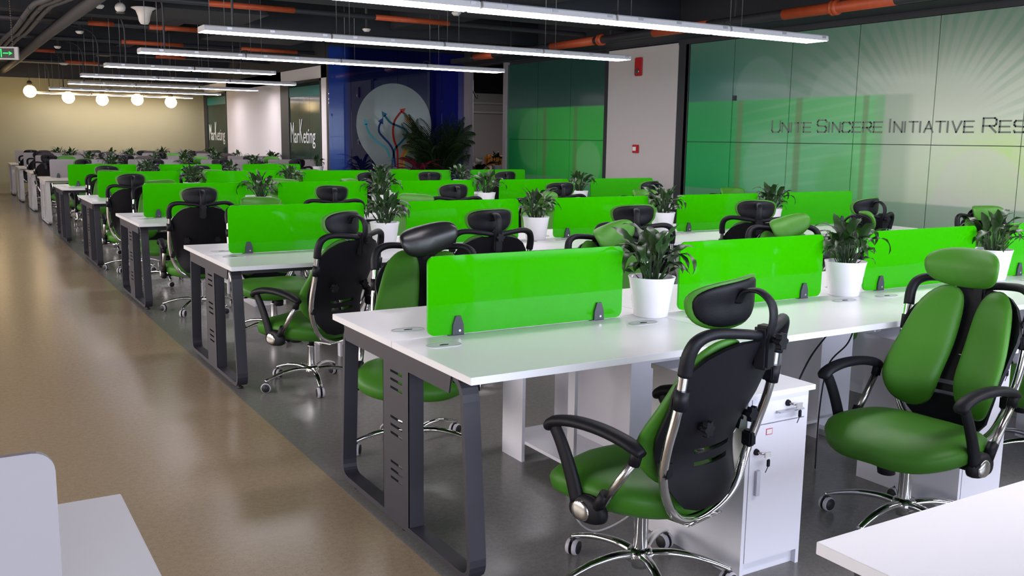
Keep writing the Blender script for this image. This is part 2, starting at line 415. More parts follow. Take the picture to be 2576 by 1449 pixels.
# stroke lettering on the green wall
GL = {'U':[[(0,1),(0,.15),(.15,0),(.85,0),(1,.15),(1,1)]], 'N':[[(0,0),(0,1),(1,0),(1,1)]], 'I':[[(0,0),(0,1)]], 'T':[[(0,1),(1,1)],[(.5,1),(.5,0)]],
 'E':[[(1,1),(0,1),(0,0),(1,0)],[(0,.5),(.9,.5)]], 'S':[[(1,.85),(.9,1),(.12,1),(0,.87),(0,.63),(.12,.52),(.88,.48),(1,.36),(1,.13),(.88,0),(.1,0),(0,.14)]],
 'C':[[(1,.8),(1,.88),(.87,1),(.13,1),(0,.87),(0,.13),(.13,0),(.87,0),(1,.12),(1,.2)]], 'R':[[(0,0),(0,1),(.87,1),(1,.88),(1,.57),(.87,.45),(0,.45)],[(.5,.45),(1,0)]],
 'A':[[(0,0),(.5,1),(1,0)],[(.2,.33),(.8,.33)]], 'V':[[(0,1),(.5,0),(1,1)]]}
def letter(mb, ch, y, z, w_, h, t):      # y decreases to the reader's right
    for st in GL[ch]:
        for (a0,b0),(a1,b1) in zip(st[:-1], st[1:]):
            p = Vector((y-a0*w_, z+b0*h)); q = Vector((y-a1*w_, z+b1*h)); d = (q-p).normalized(); n = Vector((-d.y,d.x))*t/2; e = d*t/2.4
            cs = [p-e+n, q+e+n, q+e-n, p-e-n]
            mb.prism([(c.x,c.y) for c in cs], lambda a,b,h_: (XR-0.001-h_,a,b), 0.006)
for word, y0, y1 in (('UNITE',6.461,5.813),('SINCERE',5.705,4.756),('INITIATIVE',4.648,3.612),('RES',3.504,3.05)):
    ws = [(1.25 if i==0 else 1.0)*(0.16 if ch=='I' else 1.0) for i, ch in enumerate(word)]
    gap = 0.34; tot = sum(ws)+gap*(len(word)-1); u = (y0-y1)/tot; yy = y0
    for i, ch in enumerate(word):
        mb = MB(); h = 0.145 if i==0 else 0.115
        letter(mb, ch, yy, 1.638, 0.0001 if ch=='I' else ws[i]*u, h, 0.017)
        mb.ob('letter', M['letter'], wr); yy -= (ws[i]+gap)*u

# blue glass wall with its round picture
wb = struct(MB().box(XM+0.01,XR,YB+0.03,YB+0.15,0,3.75), 'wall_blue_glass', M['frame'])
for x0, x1 in ((5.05,5.5),(5.5,6.48),(6.48,7.46),(7.46,7.97)):
    MB().box(x0+0.003,x1-0.003,YB,YB+0.02,0.05,3.2,0.002).ob('glass_panel', M['blue'], wb)
poly = []
c0 = P15(765,778); R0 = 0.81
for k in range(48):
    a = math.radians(-38+256*k/47); poly.append((c0[0]+R0*math.cos(a), c0[1]+R0*math.sin(a)))
poly += [(c0[0]-0.40,0.95),(c0[0]-0.12,0.55),(c0[0]+0.12,0.55),(c0[0]+0.40,0.95)]
MB().prism(poly, lambda a,b,h: (a,YB-0.002-h,b), 0.003).ob('round_picture', M['disc'], wb)['label'] = 'pale pin-shaped picture on the blue glass'
def ribbon(mb, pts, wd, tip):
    P = [Vector(P15(*p)) for p in pts]; P = smooth([(p.x,p.y,0) for p in P], 7); n = len(P)
    for i in range(n-1):
        a, b = P[i], P[i+1]; d = (b-a).normalized(); q = Vector((-d.y,d.x,0))*wd/2
        mb.add([(a+q).x for _ in ()] or [((a+q).x,YB-0.008,(a+q).y),((b+q+d*.004).x,YB-0.008,(b+q+d*.004).y),((b-q+d*.004).x,YB-0.008,(b-q+d*.004).y),((a-q).x,YB-0.008,(a-q).y)], [(0,1,2,3)])
    if tip:
        a, b = P[-3], P[-1]; d = (b-a).normalized(); q = Vector((-d.y,d.x,0))*wd*1.5
        t = b+d*wd*2.6; b = b-d*wd*0.3
        mb.add([((b+q).x,YB-0.008,(b+q).y),(t.x,YB-0.008,t.y),((b-q).x,YB-0.008,(b-q).y)], [(0,1,2)])
for col, pts in (('a_cyan',[(690,1250),(640,1120),(520,1030),(430,940),(380,860),(355,765)]),
                 ('a_navy',[(770,1400),(745,1180),(690,1060),(600,960),(540,880),(540,800),(565,740)]),
                 ('a_teal',[(720,1420),(760,1150),(860,1030),(940,930),(930,850),(830,800),(700,740),(620,640)]),
                 ('a_red',[(805,1420),(800,1150),(755,1000),(740,860),(765,720),(830,620),(870,580)]),
                 ('a_orange',[(850,1420),(870,1230),(950,1090),(1030,980),(1035,850),(1000,760),(965,700)]),
                 ('a_yellow',[(890,1420),(910,1250),(960,1150),(1045,1080)])):
    mb = MB(); ribbon(mb, pts, 0.042, col!='a_yellow'); mb.ob('printed_arrow', M[col], wb)

# white side wall with two glazed doors
wm = struct(MB().box(XM,XM+0.14,YB+0.16,15.42,0,2.86).box(XM,XM+0.14,17.95,22.55,0,2.86).box(XM,XM+0.14,24.95,YE,0,2.86)
    .box(XM,XM+0.14,YB+0.16,YE,2.62,2.86).box(XM,XM+0.14,YB+0.16,YE,2.86,3.75,mi=1), 'wall_side', [M['wallb'],M['beam']])
struct(MB().box(XM+0.5,XM+0.6,YB+0.2,YE,0,3.0), 'wall_meeting_room', M['glassd'])
def text_mesh(s, size):
    cu = bpy.data.curves.new('t','FONT'); cu.body = s; cu.size = size; cu.extrude = 0.002
    o = bpy.data.objects.new('t', cu); me = bpy.data.meshes.new_from_object(o); bpy.data.objects.remove(o); return me
def marketing(parent, y0, y1, zb, h):
    # tall narrow letters; reader's right is -y
    parts = [('M',1.0,0.18,0.85,0),('ar',0.62,0.42,0.55,0),('K',1.15,0.16,0.85,0.02),('eting',0.62,0.42,0.55,0)]
    x = 0; placed = []
    for s, hh, ww, k, up in parts:
        me = text_mesh(s, 1.0); xs = [v.co.x for v in me.vertices]; ys = [v.co.y for v in me.vertices]
        capx = max(xs)-min(xs); x0 = min(xs)
        placed.append((me, x, x0, hh)); sc = 0.62 if hh < 1 else 0.55
        for v in me.vertices: v.co.x = x+(v.co.x-x0)*sc; v.co.y = v.co.y*hh*(1.0 if hh>=1 else 1.15)
        x += capx*sc+0.05
    tot = x; sc = (y0-y1)/tot
    for me, *_ in placed:
        for v in me.vertices:
            a, b, c = v.co; v.co = (XM-0.008-c, y0-a*sc, zb+b*h)
        me.materials.append(M['letterw']); me.update()
        o = bpy.data.objects.new('lettering', me); COL.objects.link(o); o.parent = parent
def glazed(name, y0, y1, ft, ty0, ty1):
    d = empty(name); d['kind'] = 'structure'
    MB().box(XM-0.02,XM+0.1,y1-ft,y1,0,2.62).box(XM-0.02,XM+0.1,y0,y0+0.04,0,2.62).box(XM-0.02,XM+0.1,y0,y1,2.57,2.62).ob('door_frame', M['frame'], d)
    n = 3
    for k in range(n):
        a = y0+0.04+(y1-ft-y0-0.04)*k/n; b = y0+0.04+(y1-ft-y0-0.04)*(k+1)/n
        MB().box(XM,XM+0.02,a+0.004,b-0.004,0.02,2.57).ob('glass_pane', M['glassd'], d)
    MB().box(XM-0.006,XM-0.001,y0+0.05,y1-ft-0.02,2.30,2.50).ob('blind_strip', M['teal'], d)
    marketing(d, ty0, ty1, 1.36, 0.62)
glazed('door_1', 15.42, 17.95, 0.55, 17.32, 15.75)
glazed('door_2', 22.55, 24.95, 0.35, 24.45, 22.75)

# room seen through the opening
struct(MB().box(XR+0.16,14,20.0,20.15,0,2.7).box(XR+0.16,14,20.0,20.15,2.7,3.75,mi=1), 'wall_far_room', [M['wallw'],M['hole']])
struct(MB().box(9.15,9.62,17.6,17.9,0,3.4), 'trim_1', M['wallw'])
struct(MB().box(XR+2.2,14,19.9,19.99,2.42,2.46).box(XR+2.2,14,19.9,19.99,2.18,2.22), 'trim_2', M['white'])
struct(MB().box(13.9,14,-7,20.1,0,3.75), 'wall_right_far', M['wallw'])

# ceiling structure: beams, ducts, pipes
for y, zb, wdt in ((1.6,3.2,0.5),(5.0,3.2,0.4),(8.35,3.12,0.75),(12.2,3.15,0.4),(15.9,3.15,0.4),(19.2,3.15,0.4),(22.4,3.12,0.5)):
    struct(MB().box(-6.35,XR-0.03,y,y+wdt,zb,3.75), 'trim_beam', M['beam'])
struct(MB().box(5.1,5.6,-3,15,3.25,3.75), 'trim_beam', M['beam'])
struct(MB().box(1.9,2.2,-3,25,3.3,3.75), 'trim_beam', M['beam'])
def thing(mb, name, m_, label, cat, group=None):
    return tag(mb.ob(name, m_), label, cat, group)
thing(MB().box(7.45,7.965,-6,14.6,2.96,2.98).box(7.45,7.47,-6,14.6,2.98,3.05).box(7.945,7.965,-6,14.6,2.98,3.05), 'cable_tray', M['beam'], 'dark cable tray running along the top of the green glass wall', 'cable tray')
def pipe_thing(name, pts, r, segs, label, hang=()):
    p = empty(name, (0,0,0), 0, label, 'pipe')
    MB().tube(pts, r, 12).ob('pipe_run', M['pipe'], p)
    for a, b in segs: MB().tube([a,b], r*1.06, 14).ob('orange_section', M['orange'], p)['label'] = 'orange painted length of pipe'
    return p
pw = pipe_thing('sprinkler_main_pipe', [(7.3,-6,3.0),(7.3,13.4,3.0)], 0.06, [((7.3,9.5,3.0),(7.3,10.7,3.0)),((7.3,7.0,3.0),(7.3,8.1,3.0)),((7.3,4.15,3.0),(7.3,5.7,3.0)),((7.3,12.6,3.0),(7.3,13.3,3.0))], 'thick dark pipe with orange lengths along the green glass wall')
for y in (9.35,4.95): MB().lathe([(0.06,-0.05),(0.085,-0.04),(0.085,-0.015),(0.07,0),(0.085,0.015),(0.085,0.04),(0.06,0.05)],16,(7.3,y,3.0),'y').ob('coupling', M['orange'], pw)
for y in (2,6.5,9.1,12.0): MB().box(7.29,7.31,y,y+0.02,3.0,3.75).ob('hanger', M['pipe'], pw)
where = {9.7:'nearest cross pipe under the ceiling with two orange lengths', 12.9:'second cross pipe, orange near the second lamp line', 15.65:'third cross pipe with two orange lengths behind the lamps',18.6:'fourth cross pipe, far back under the ceiling',21.6:'last cross pipe close to the cream wall',6.2:'cross pipe out of sight above the front lamps'}
for y, sg in ((9.7,[(1.57,2.66),(3.78,4.9)]),(12.9,[(0.6,0.95),(1.45,2.17)]),(15.65,[(-0.9,-0.5),(1.48,2.53),(3.58,4.66)]),(18.6,[(0.2,0.7),(2.6,3.2)]),(21.6,[(1.2,1.9)])):
    pipe_thing('sprinkler_pipe', [(-5,y,3.1),(7.25 if y<15 else 5.0,y,3.1)], 0.035, [((a,y,3.1),(b,y,3.1)) for a,b in sg], where[y])
# grey conduits running away on the left
thing(MB().tube([(0.30,2,3.02),(0.26,9,3.02),(0.18,14,3.02),(0.14,21,3.02),(0.1,24.8,3.02)],0.078,16), 'round_duct', M['duct'], 'long grey round duct running away under the ceiling on the left', 'duct')
for k, x in enumerate((-0.14,-0.23,-0.32)):
    c = empty('conduit', (0,0,0), 0, ['grey bundled conduit nearest the round duct','grey bundled conduit in the middle of three','grey bundled conduit at the left of three'][k], 'conduit', 'grey conduit bundle on the left')
    MB().tube(smooth([(x+1.1,7.8,3.02),(x+0.33,8.9,3.02),(x+0.07,9.9,3.0),(x,10.7,3.0),(x,13.8,3.0),(x-0.06,16,3.0),(x-0.1,24.8,3.0)],6),0.034,10).ob('conduit_run', M['duct'], c)
    for y in (10.65,11.9,14.4): MB().lathe([(0.036,-0.02),(0.042,-0.02),(0.042,0.02),(0.036,0.02)],10,(x,y,3.0),'y').ob('bracket', M['pipe'], c)
for x0, x1, y0, y1 in ((1.2,2.6,10.6,12.0),(2.6,4.2,13.2,14.6),(3.2,5.0,16.6,18.6)):
    thing(MB().prism([(x0,3.12),(x1,3.12),(x1-0.3,3.5),(x0+0.3,3.5)], lambda a,b,h: (a,y0+h,b), y1-y0), 'ceiling_air_unit', M['beam'],
        {1.2:'dark ceiling air unit above the second lamp line',2.6:'dark ceiling air unit above the third lamp line',3.2:'dark ceiling air unit near the white side wall'}[x0], 'air conditioner')

# ------------------------------------------------------------------ small ceiling fittings
def rod(mb, x, y, z0, z1, r=0.004): return mb.tube([(x,y,z0),(x,y,z1)], r, 6)
e = empty('bell_lamp', (0.93,10.35,0), 0, 'white upturned bell shaped lamp under the dark ceiling', 'lamp')
MB().lathe([(0.015,2.86),(0.045,2.865),(0.065,2.90),(0.075,2.96),(0.10,3.03),(0.155,3.06),(0.15,3.065),(0.02,3.05)],28).ob('shade', M['white'], e)
rod(MB(),0,0,3.05,3.75).ob('rod', M['wire'], e)
e = empty('globe_camera', (0.58,9.9,0), 0, 'round white dome hanging beside the bell lamp', 'camera')
MB().lathe([(0.001,2.93),(0.03,2.935),(0.055,2.96),(0.062,2.99),(0.055,3.02),(0.03,3.045),(0.001,3.05)],24).ob('dome', M['white'], e)
MB().lathe([(0.05,2.925),(0.05,2.935),(0.03,2.94)],20).ob('base_ring', M['socket'], e)
rod(MB(),0,0,3.05,3.75,0.008).ob('rod', M['wire'], e)
for i, (x, y, z, r, lb) in enumerate(((0.361,9.98,3.0,0.055,'white smoke detector left of the bell lamp'),(1.07,20.7,3.0,0.10,'white smoke detector above the fifth lamp line'),(0.52,16.3,3.0,0.06,'small white detector beside the round duct'),
        (0.53,13.3,3.0,0.06,'small white detector right of the round duct'),(3.9,10.3,3.0,0.06,'white detector between the first and second lamp lines'),(4.1,7.95,3.0,0.06,'white detector just below the nearest lamp line'))):
    e = empty('smoke_detector', (x,y,z), 0, lb, 'smoke detector', 'ceiling detectors')
    MB().lathe([(r*0.55,-0.03),(r*0.8,-0.015),(r,0.0),(r*0.9,0.012),(r*0.3,0.015)],20).ob('detector_head', M['white'], e)
    MB().tube([(0,0,0.01),(0,0,0.75)],0.02,8).ob('drop_tube', M['pipe'], e)
# exit sign
e = empty('exit_sign', (-0.44,11.75,2.605), math.radians(-31), 'green lit running man exit sign hanging on a chain', 'exit sign')
MB().box(-0.42,0.035,-0.015,0.015,-0.165,0,0.004).ob('sign_body', M['exitbody'], e)
MB().box(-0.38,-0.02,-0.018,-0.014,-0.145,-0.02).ob('sign_face', M['exitblack'], e)
def gq(mb, pts): mb.prism(pts, lambda a,b,h: (a,-0.0185-h,b), 0.002)
mb = MB()
gq(mb,[(-0.30,-0.135),(-0.285,-0.135),(-0.285,-0.03),(-0.30,-0.03)]); gq(mb,[(-0.195,-0.135),(-0.18,-0.135),(-0.18,-0.03),(-0.195,-0.03)]); gq(mb,[(-0.285,-0.045),(-0.195,-0.045),(-0.195,-0.03),(-0.285,-0.03)])
mb.ob('doorway_symbol', M['exitgreen'], e)
mb = MB(); gq(mb,[(-0.25+0.010*math.cos(a*PI/4),-0.062+0.010*math.sin(a*PI/4)) for a in range(8)])
for a in ([(-0.258,-0.073),(-0.235,-0.073),(-0.230,-0.10),(-0.248,-0.10)],[(-0.248,-0.10),(-0.238,-0.10),(-0.262,-0.132),(-0.272,-0.128)],[(-0.240,-0.098),(-0.230,-0.098),(-0.208,-0.125),(-0.216,-0.130)],[(-0.24,-0.075),(-0.236,-0.083),(-0.212,-0.092),(-0.212,-0.083)],[(-0.258,-0.075),(-0.255,-0.083),(-0.275,-0.095),(-0.278,-0.088)]): gq(mb,a)
mb.ob('running_man', M['exitgreen'], e)
mb = MB(); gq(mb,[(-0.165,-0.09),(-0.09,-0.09),(-0.09,-0.075),(-0.165,-0.075)]); gq(mb,[(-0.09,-0.11),(-0.04,-0.0825),(-0.09,-0.055),(-0.08,-0.0825)])
mb.ob('arrow', M['exitgreen'], e)
mb = MB()
for x in (-0.04,-0.36):
    for k in range(38): mb.lathe([(0.006,0),(0.011,0.006),(0.011,0.016),(0.006,0.022)],6,(x,0,k*0.03))
mb.ob('chain', M['socket'], e)
# globe bulbs on the cream wall
for i, (x, z) in enumerate(((-0.30,2.46),(0.62,2.50),(1.48,2.38),(2.27,2.35),(3.12,2.38),(3.96,2.34))):
    nm = ['leftmost, cut by the picture edge','second from the left, hanging highest','third from the left, above the far desks','fourth from the left, in the middle of the wall','second from the right end of the line','rightmost, nearest the glazed door'][i]
    e = empty('globe_pendant', (x,24.0,z), 0, 'glowing round globe bulb, '+nm, 'pendant lamp', 'globe pendants before the cream wall')
    MB().lathe([(0.001,-0.15),(0.06,-0.137),(0.11,-0.10),(0.145,-0.04),(0.15,0.0),(0.14,0.05),(0.105,0.11),(0.055,0.14)],24).ob('globe', M['bulb'], e)
    MB().lathe([(0.058,0.135),(0.062,0.17),(0.06,0.22),(0.035,0.26)],16).ob('socket', M['socket'], e)
    MB().tube([(0,0,0.25),(0,0,3.74-z)],0.006,6).ob('cord', M['cord'], e)
# fire alarm fittings on the white pier
e = empty('alarm_sounder', (XR-0.02,9.25,2.63), 0, 'red fire alarm sounder high on the white pier', 'fire alarm')
MB().box(-0.05,0,-0.075,0.075,-0.14,0.14,0.012).ob('housing', M['red'], e); MB().lathe([(0.04,-0.058),(0.045,-0.05),(0.03,-0.045)],16,(0,0.0,-0.07),'x').ob('horn_grille', M['steel'], e)
e = empty('alarm_call_point', (XR-0.02,9.26,1.375), 0, 'small square red alarm call point low on the white pier', 'fire alarm')
MB().box(-0.04,0,-0.065,0.065,-0.065,0.065,0.008).ob('housing', M['red'], e); MB().box(-0.044,-0.038,-0.03,0.045,-0.03,0.03).ob('press_plate', M['paper'], e)

# ------------------------------------------------------------------ tube lamps
S = 1.26638; LZ = 2.519
lx = [0.9066,0.80,0.7367,0.7556,0.7749,0.8808,0.7997,0.7755]; nseg = [4,4,4,2,3,3,3,3]
fx = empty('linear_lamp', (0,0,0), 0, 'x', 'ceiling lamp', 'linear tube lamps')
def cross(mb, x0, x1):
    pr = [(0.0,-0.052),(0.008,-0.010),(0.02,0.0),(0.26,0.0),(0.272,-0.010),(0.28,-0.052)]
    mb.prism(pr, lambda a,b,h: (x0+h,a,b), x1-x0)
mb = MB(); cross(mb, 0.012, S-0.012); mb.ob('housing', M['housing'], fx)
MB().box(0.016,S-0.016,0.010,0.270,-0.055,-0.049,0.002).ob('diffuser', M['diffuser'], fx)
for x in (0.22,S/2,S-0.1): MB().box(x,x+0.05,-0.002,0.012,-0.032,-0.010,0.002).ob('latch', M['aluminium'], fx)
for x in (0.09,):
    for dx in (0,0.14): MB().tube([(x+dx,0.12,0),(x+dx,0.12,3.75-LZ)],0.003,5).ob('suspension_wire', M['wire'], fx)
MB().tube(smooth([(S-0.05,0.05,0.0),(S-0.03,0.05,0.035),(S+0.03,0.05,0.035),(S+0.05,0.05,0.0)],4),0.005,6).ob('link_cord', M['cord'], fx)
index_children(fx)
ordn = ['nearest','second','third','fourth','fifth','sixth','seventh','last']
first = True
segn = {2:['left','right'],3:['left','middle','right'],4:['left end','second','third','right end']}
rows_l = [(k, 3.8438+k*PT, lx[k], nseg[k]) for k in range(8)]
for k, y, x0, n in rows_l+[(-1,0.9482,0.9,5),(-2,-1.9474,0.9,5)]:  # lines over the front desks and behind the viewer: unseen, added for lighting
    for j in range(n):
        if k >= 0:
            lb = '%s lamp of the %s line of lit tube lamps' % (segn[n][j], ordn[k])
        else: lb = 'lit tube lamp of the line %s, lamp %s from the aisle' % ('over the front desks' if k==-1 else 'behind the viewer', ['first','second','third','fourth','fifth'][j])
        o = copy_tree(fx, (x0+j*S, y, LZ), label=lb)
        if j == n-1:
            for c in list(o.children):
                if c.name.startswith('link_cord'): bpy.data.objects.remove(c)
        if first: tmpl = o; first = False
    if k >= 0:
        c = thing(MB().tube(smooth([(x0-2.2,y+0.1,3.32),(x0-0.4,y+0.1,3.32),(x0+0.12,y+0.1,3.26),(x0+0.28,y+0.1,3.1),(x0+0.30,y+0.1,2.8),(x0+0.30,y+0.1,LZ)],5),0.012,8), 'feed_conduit', M['pipe'],
            'thin curved conduit dropping to the %s lamp line' % ordn[k], 'conduit')
for k in range(-1,6):  # unseen lamps, added to brighten the aisle floor and left faces
    for j in range(3):
        copy_tree(fx, (-2.6-(j+1)*S, 3.8438+k*PT, LZ), label='lit tube lamp across the aisle, line %s, %s from the aisle' % (['over the nearest desk','second','third','fourth','fifth','sixth','seventh'][k+1], ['first','second','third'][j]))
for o in list(fx.children): bpy.data.objects.remove(o)
bpy.data.objects.remove(fx)

# ------------------------------------------------------------------ desks
def desk(k, n, y0, x0=0.0, flip=False, white=False, label='', noframe=False):
    T = M['topw'] if white else M['top']; LM_ = M['white_metal'] if white else M['dark']
    th = 0.025
    e = empty('workstation_desk', (x0,y0,0), 0, label, 'desk')
    for j in range(n):
        for s in (0,1):
            a, b = (0,W/2-0.002) if s==0 else (W/2+0.002,W)
            xa, xb = j*L+(0 if j==0 else 0.001), (j+1)*L-(0 if j==n-1 else 0.001)
            MB().box(xa,xb,a,b,TOPZ-th,TOPZ,0.0015).ob('tabletop', T, e)
            gy = 0.465 if s==0 else 0.777
            for gx in (j*L+0.14, (j+1)*L-0.17):
                g = MB().prism([(0.035+0.035*math.cos(t),0.035*math.sin(t)) for t in [PI*(-0.5+i/9) for i in range(10)]]+
                           [(-0.035+0.035*math.cos(t),0.035*math.sin(t)) for t in [PI*(0.5+i/9) for i in range(10)]], lambda a_,b_,h: (a_,b_,h), 0.003)
                go = g.ob('grommet', M['grommet'], e, (gx,gy,TOPZ))
                if k <= 2:
                    MB().prism([(-0.02,-0.008),(0.012,-0.010),(0.022,0.002),(0.0,0.010),(-0.016,0.004)], lambda a_,b_,h: (a_,b_,0.0031+h), 0.0004).ob('slot', M['hole'], go)
                    MB().tube([(0.063*math.cos(t)+(0.004 if math.cos(t)>0 else -0.004),0.033*math.sin(t),0.0032) for t in [2*PI*i/28 for i in range(28)]],0.0009,4,True).ob('seam', M['wire'], go)
    MB().box(0.05,n*L-0.05,0.18,0.22,TOPZ-th-0.045,TOPZ-th).ob('rail', LM_, e)
    MB().box(0.05,n*L-0.05,W-0.22,W-0.18,TOPZ-th-0.045,TOPZ-th).ob('rail', LM_, e)
    for side in ((0,1) if n*L+x0 < 7 or flip else (0,)):
        X0 = 0.03 if side==0 else n*L-0.03-0.062
        # trapezoid loop of flat bar with round corners
        zt = TOPZ-th; zb = 0.02
        cs = [(0.115,zt-0.004),(0.045,zb),(W+0.005,zb),(W-0.05,zt-0.004)]
        pth = []
        rc = 0.085
        for i in range(4):
            p = Vector(cs[i]); a = Vector(cs[i-1]); b = Vector(cs[(i+1)%4])
            p1 = p+(a-p).normalized()*rc; p2 = p+(b-p).normalized()*rc
            for t in range(7):
                u = t/6; pth.append(p1*(1-u)**2+p*2*u*(1-u)+p2*u*u)
        n_ = len(pth); vs = []; fs = []; cen = Vector((W/2,0.36))
        for i in range(n_):
            d = (pth[(i+1)%n_]-pth[i-1]).normalized(); q = Vector((-d.y,d.x)); 
            if q.dot(cen-pth[i]) < 0: q = -q
            i0 = pth[i]; i1 = pth[i]+q*0.022
            vs += [(X0,i0.x,i0.y),(X0+0.062,i0.x,i0.y),(X0+0.062,i1.x,i1.y),(X0,i1.x,i1.y)]
        for i in range(n_):
            a = i*4; b = ((i+1)%n_)*4
            for c in range(4): fs.append((a+c,a+(c+1)%4,b+(c+1)%4,b+c))
        MB().add(vs, fs).ob('leg_frame', LM_, e)
        # slotted centre post: outer plate with real slots plus returns
        xo = X0 if side==0 else X0+0.062-0.003
        mb = MB(); pa, pb = 0.535,0.77
        zz = [0.04]; slots = []
        for base in (0.19,0.37,0.55):
            for q in range(3): slots.append((base+q*0.032, base+q*0.032+0.010))
        z = 0.042
        for s0, s1 in slots:
            mb.box(xo,xo+0.003,pa,pb,z,s0); mb.box(xo,xo+0.003,pa,pa+0.055,s0,s1); mb.box(xo,xo+0.003,pa+0.165,pb,s0,s1); z = s1
        mb.box(xo,xo+0.003,pa,pb,z,zt)
        mb.box(X0,X0+0.062,pa,pa+0.003,0.042,zt).box(X0,X0+0.062,pb-0.003,pb,0.042,zt)
        mb.ob('slotted_post', LM_, e)
        mb = MB().prism([(0.20,zt-0.075),(0.185,zt-0.012),(0.185,zt),(W-0.07,zt),(W-0.07,zt-0.012),(W-0.09,zt-0.075)], lambda a,b,h: (X0-0.006 if side==0 else X0+0.062,a,b) if h==0 else (X0 if side==0 else X0+0.068,a,b), 1)
        mb.ob('end_rail', LM_, e)
        for yy in (0.12,0.62,W-0.12): MB().lathe([(0.018,0),(0.018,0.012),(0.008,0.014),(0.008,0.022)],12,(X0+0.031,yy,0)).ob('foot', M['cord'], e)
    if k in (0,1,2):
        for j in range(1,n):       # white intermediate frames
            X0 = j*L-0.03; mb = MB()
            zt = TOPZ-th
            for pts in ([(0.12,zt-0.01),(0.10,zt-0.01),(0.05,0.02),(0.09,0.02)],[(W-0.12,zt-0.01),(W-0.10,zt-0.01),(W-0.05,0.02),(W-0.09,0.02)],[(0.10,zt),(W-0.10,zt),(W-0.12,zt-0.05),(0.12,zt-0.05)],[(0.05,0.0),(W-0.05,0.0),(W-0.07,0.03),(0.07,0.03)]):
                mb.prism(pts, lambda a,b,h: (X0+h,a,b), 0.06)
            mb.ob('middle_frame', M['white_metal'], e)
    return e

# ------------------------------------------------------------------ screens
def rrect(w_, h, r, n=6):
    pts = []
    for cx, cy, a0 in ((w_-r,h-r,0),(r,h-r,90),(r,r,180),(w_-r,r,270)):
        for i in range(n+1):
            a = math.radians(a0+90*i/n); pts.append((cx+r*math.cos(a), cy+r*math.sin(a)))
    return pts
def make_screen(mkey, wd=0.918, label='x'):
    e = empty('desk_screen', (0,0,0), 0, label, 'desk screen')
    MB().prism(rrect(wd,0.305,0.03), lambda a,b,h: (a,-0.006+h,b+0.003), 0.012).ob('screen_panel', M[mkey], e)
    for x in (0.10,wd-0.15):
        mb = MB().prism([(0,0),(0.05,0),(0.048,0.04),(0.036,0.075),(0.014,0.075),(0.002,0.04)], lambda a,b,h: (x+a,-0.016+h,b), 0.010)
        mb.prism([(0,0),(0.05,0),(0.048,0.04),(0.036,0.075),(0.014,0.075),(0.002,0.04)], lambda a,b,h: (x+a,0.0065+h,b), 0.010)
        mb.box(x-0.016,x+0.05,-0.016,0.0165,0,0.003)
        c = mb.ob('clamp', M['clamp'], e)
        MB().lathe([(0.005,-0.0185),(0.005,-0.016)],10,(x+0.03,0,0.018),'y').ob('screw', M['chrome'], c)
    return e
green_s = make_screen('lime'); index_children(green_s)
white_s = make_screen('frost'); index_children(white_s)
rowname = ['front row','second row','third row','fourth row','fifth row','first white row','second white row','third white row','last white row']
unitn = {0:['aisle end','second from the aisle','third from the aisle','fourth from the aisle','last before the glass wall']}
U = unitn[0]

def cabinet_unit():
    e = empty('pedestal_cabinet', (0,0,0), 0, 'x', 'cabinet')
    w_, d, h = 0.29, 0.50, 0.665
    MB().box(0,0.016,0,d,0,h-0.018).box(w_-0.016,w_,0,d,0,h-0.018).box(0.016,w_-0.016,d-0.01,d,0,h-0.018).box(0.016,w_-0.016,0.03,d,0.05,0.066).box(0.016,w_-0.016,0.02,0.035,0,0.05).ob('carcass', M['board'], e)
    MB().box(-0.012,w_+0.012,-0.02,d,h-0.018,h,0.001).ob('cabinet_top', M['board'], e)
    dr = MB().box(0.018,w_-0.018,-0.002,0.014,h-0.115,h-0.022).ob('drawer', M['board'], e)
    MB().box(0.13,0.25,-0.022,-0.002,h-0.082,h-0.076,0.001).ob('drawer_handle', M['aluminium'], dr)
    do = MB().box(0.018,w_-0.018,-0.002,0.014,0.055,h-0.119).ob('cabinet_door', M['board'], e)
    MB().prism([(0.045,0.30),(0.062,0.298),(0.062,0.382),(0.060,0.39),(0.045,0.388)], lambda a,b,h_: (a,-0.002-h_,b), 0.012).ob('door_handle', M['aluminium'], do)
    for zz, xx, par in ((h-0.055,0.185,dr),(0.455,0.045,do)):
        MB().lathe([(0.010,-0.010),(0.012,-0.002)],16,(xx,0,zz),'y').ob('lock', M['black'], par)
        k_ = MB().tube([(xx,-0.01,zz),(xx+0.02,-0.028,zz-0.004)],0.004,6).box(xx+0.012,xx+0.038,-0.036,-0.030,zz-0.014,zz+0.004).ob('key', M['steel'], par)
        MB().box(xx+0.024,xx+0.040,-0.034,-0.028,zz-0.05,zz-0.022,0.003).tube([(xx+0.03,-0.031,zz-0.05),(xx+0.02,-0.031,zz-0.068)],0.0015,5).ob('spare_key', M['black'], par)
    MB().box(0.088,0.118,-0.0032,-0.002,0.508,0.530).ob('sticker', M['sticker'], do)
    MB().box(0.0905,0.1155,-0.0038,-0.0032,0.5105,0.5275).ob('sticker_face', M['paper'], do)
    return e
cab = cabinet_unit(); index_children(cab)
def cpu_unit():
    e = empty('computer_shelf', (0,0,0), 0, 'x', 'shelf unit')
    MB().box(0,0.016,0.42,0.60,0,0.62).ob('side_panel', M['board'], e)
    MB().box(0,0.016,0,0.05,0,0.62).ob('front_post', M['board'], e)
    MB().box(0.30,0.316,0,0.60,0,0.62).ob('back_panel', M['board'], e)
    MB().box(0.016,0.30,0,0.60,0.085,0.10).ob('low_shelf', M['board'], e)
    MB().box(0,0.316,0,0.60,0.62,0.636).ob('unit_top', M['board'], e)
    return e
cpu = cpu_unit(); index_children(cpu)

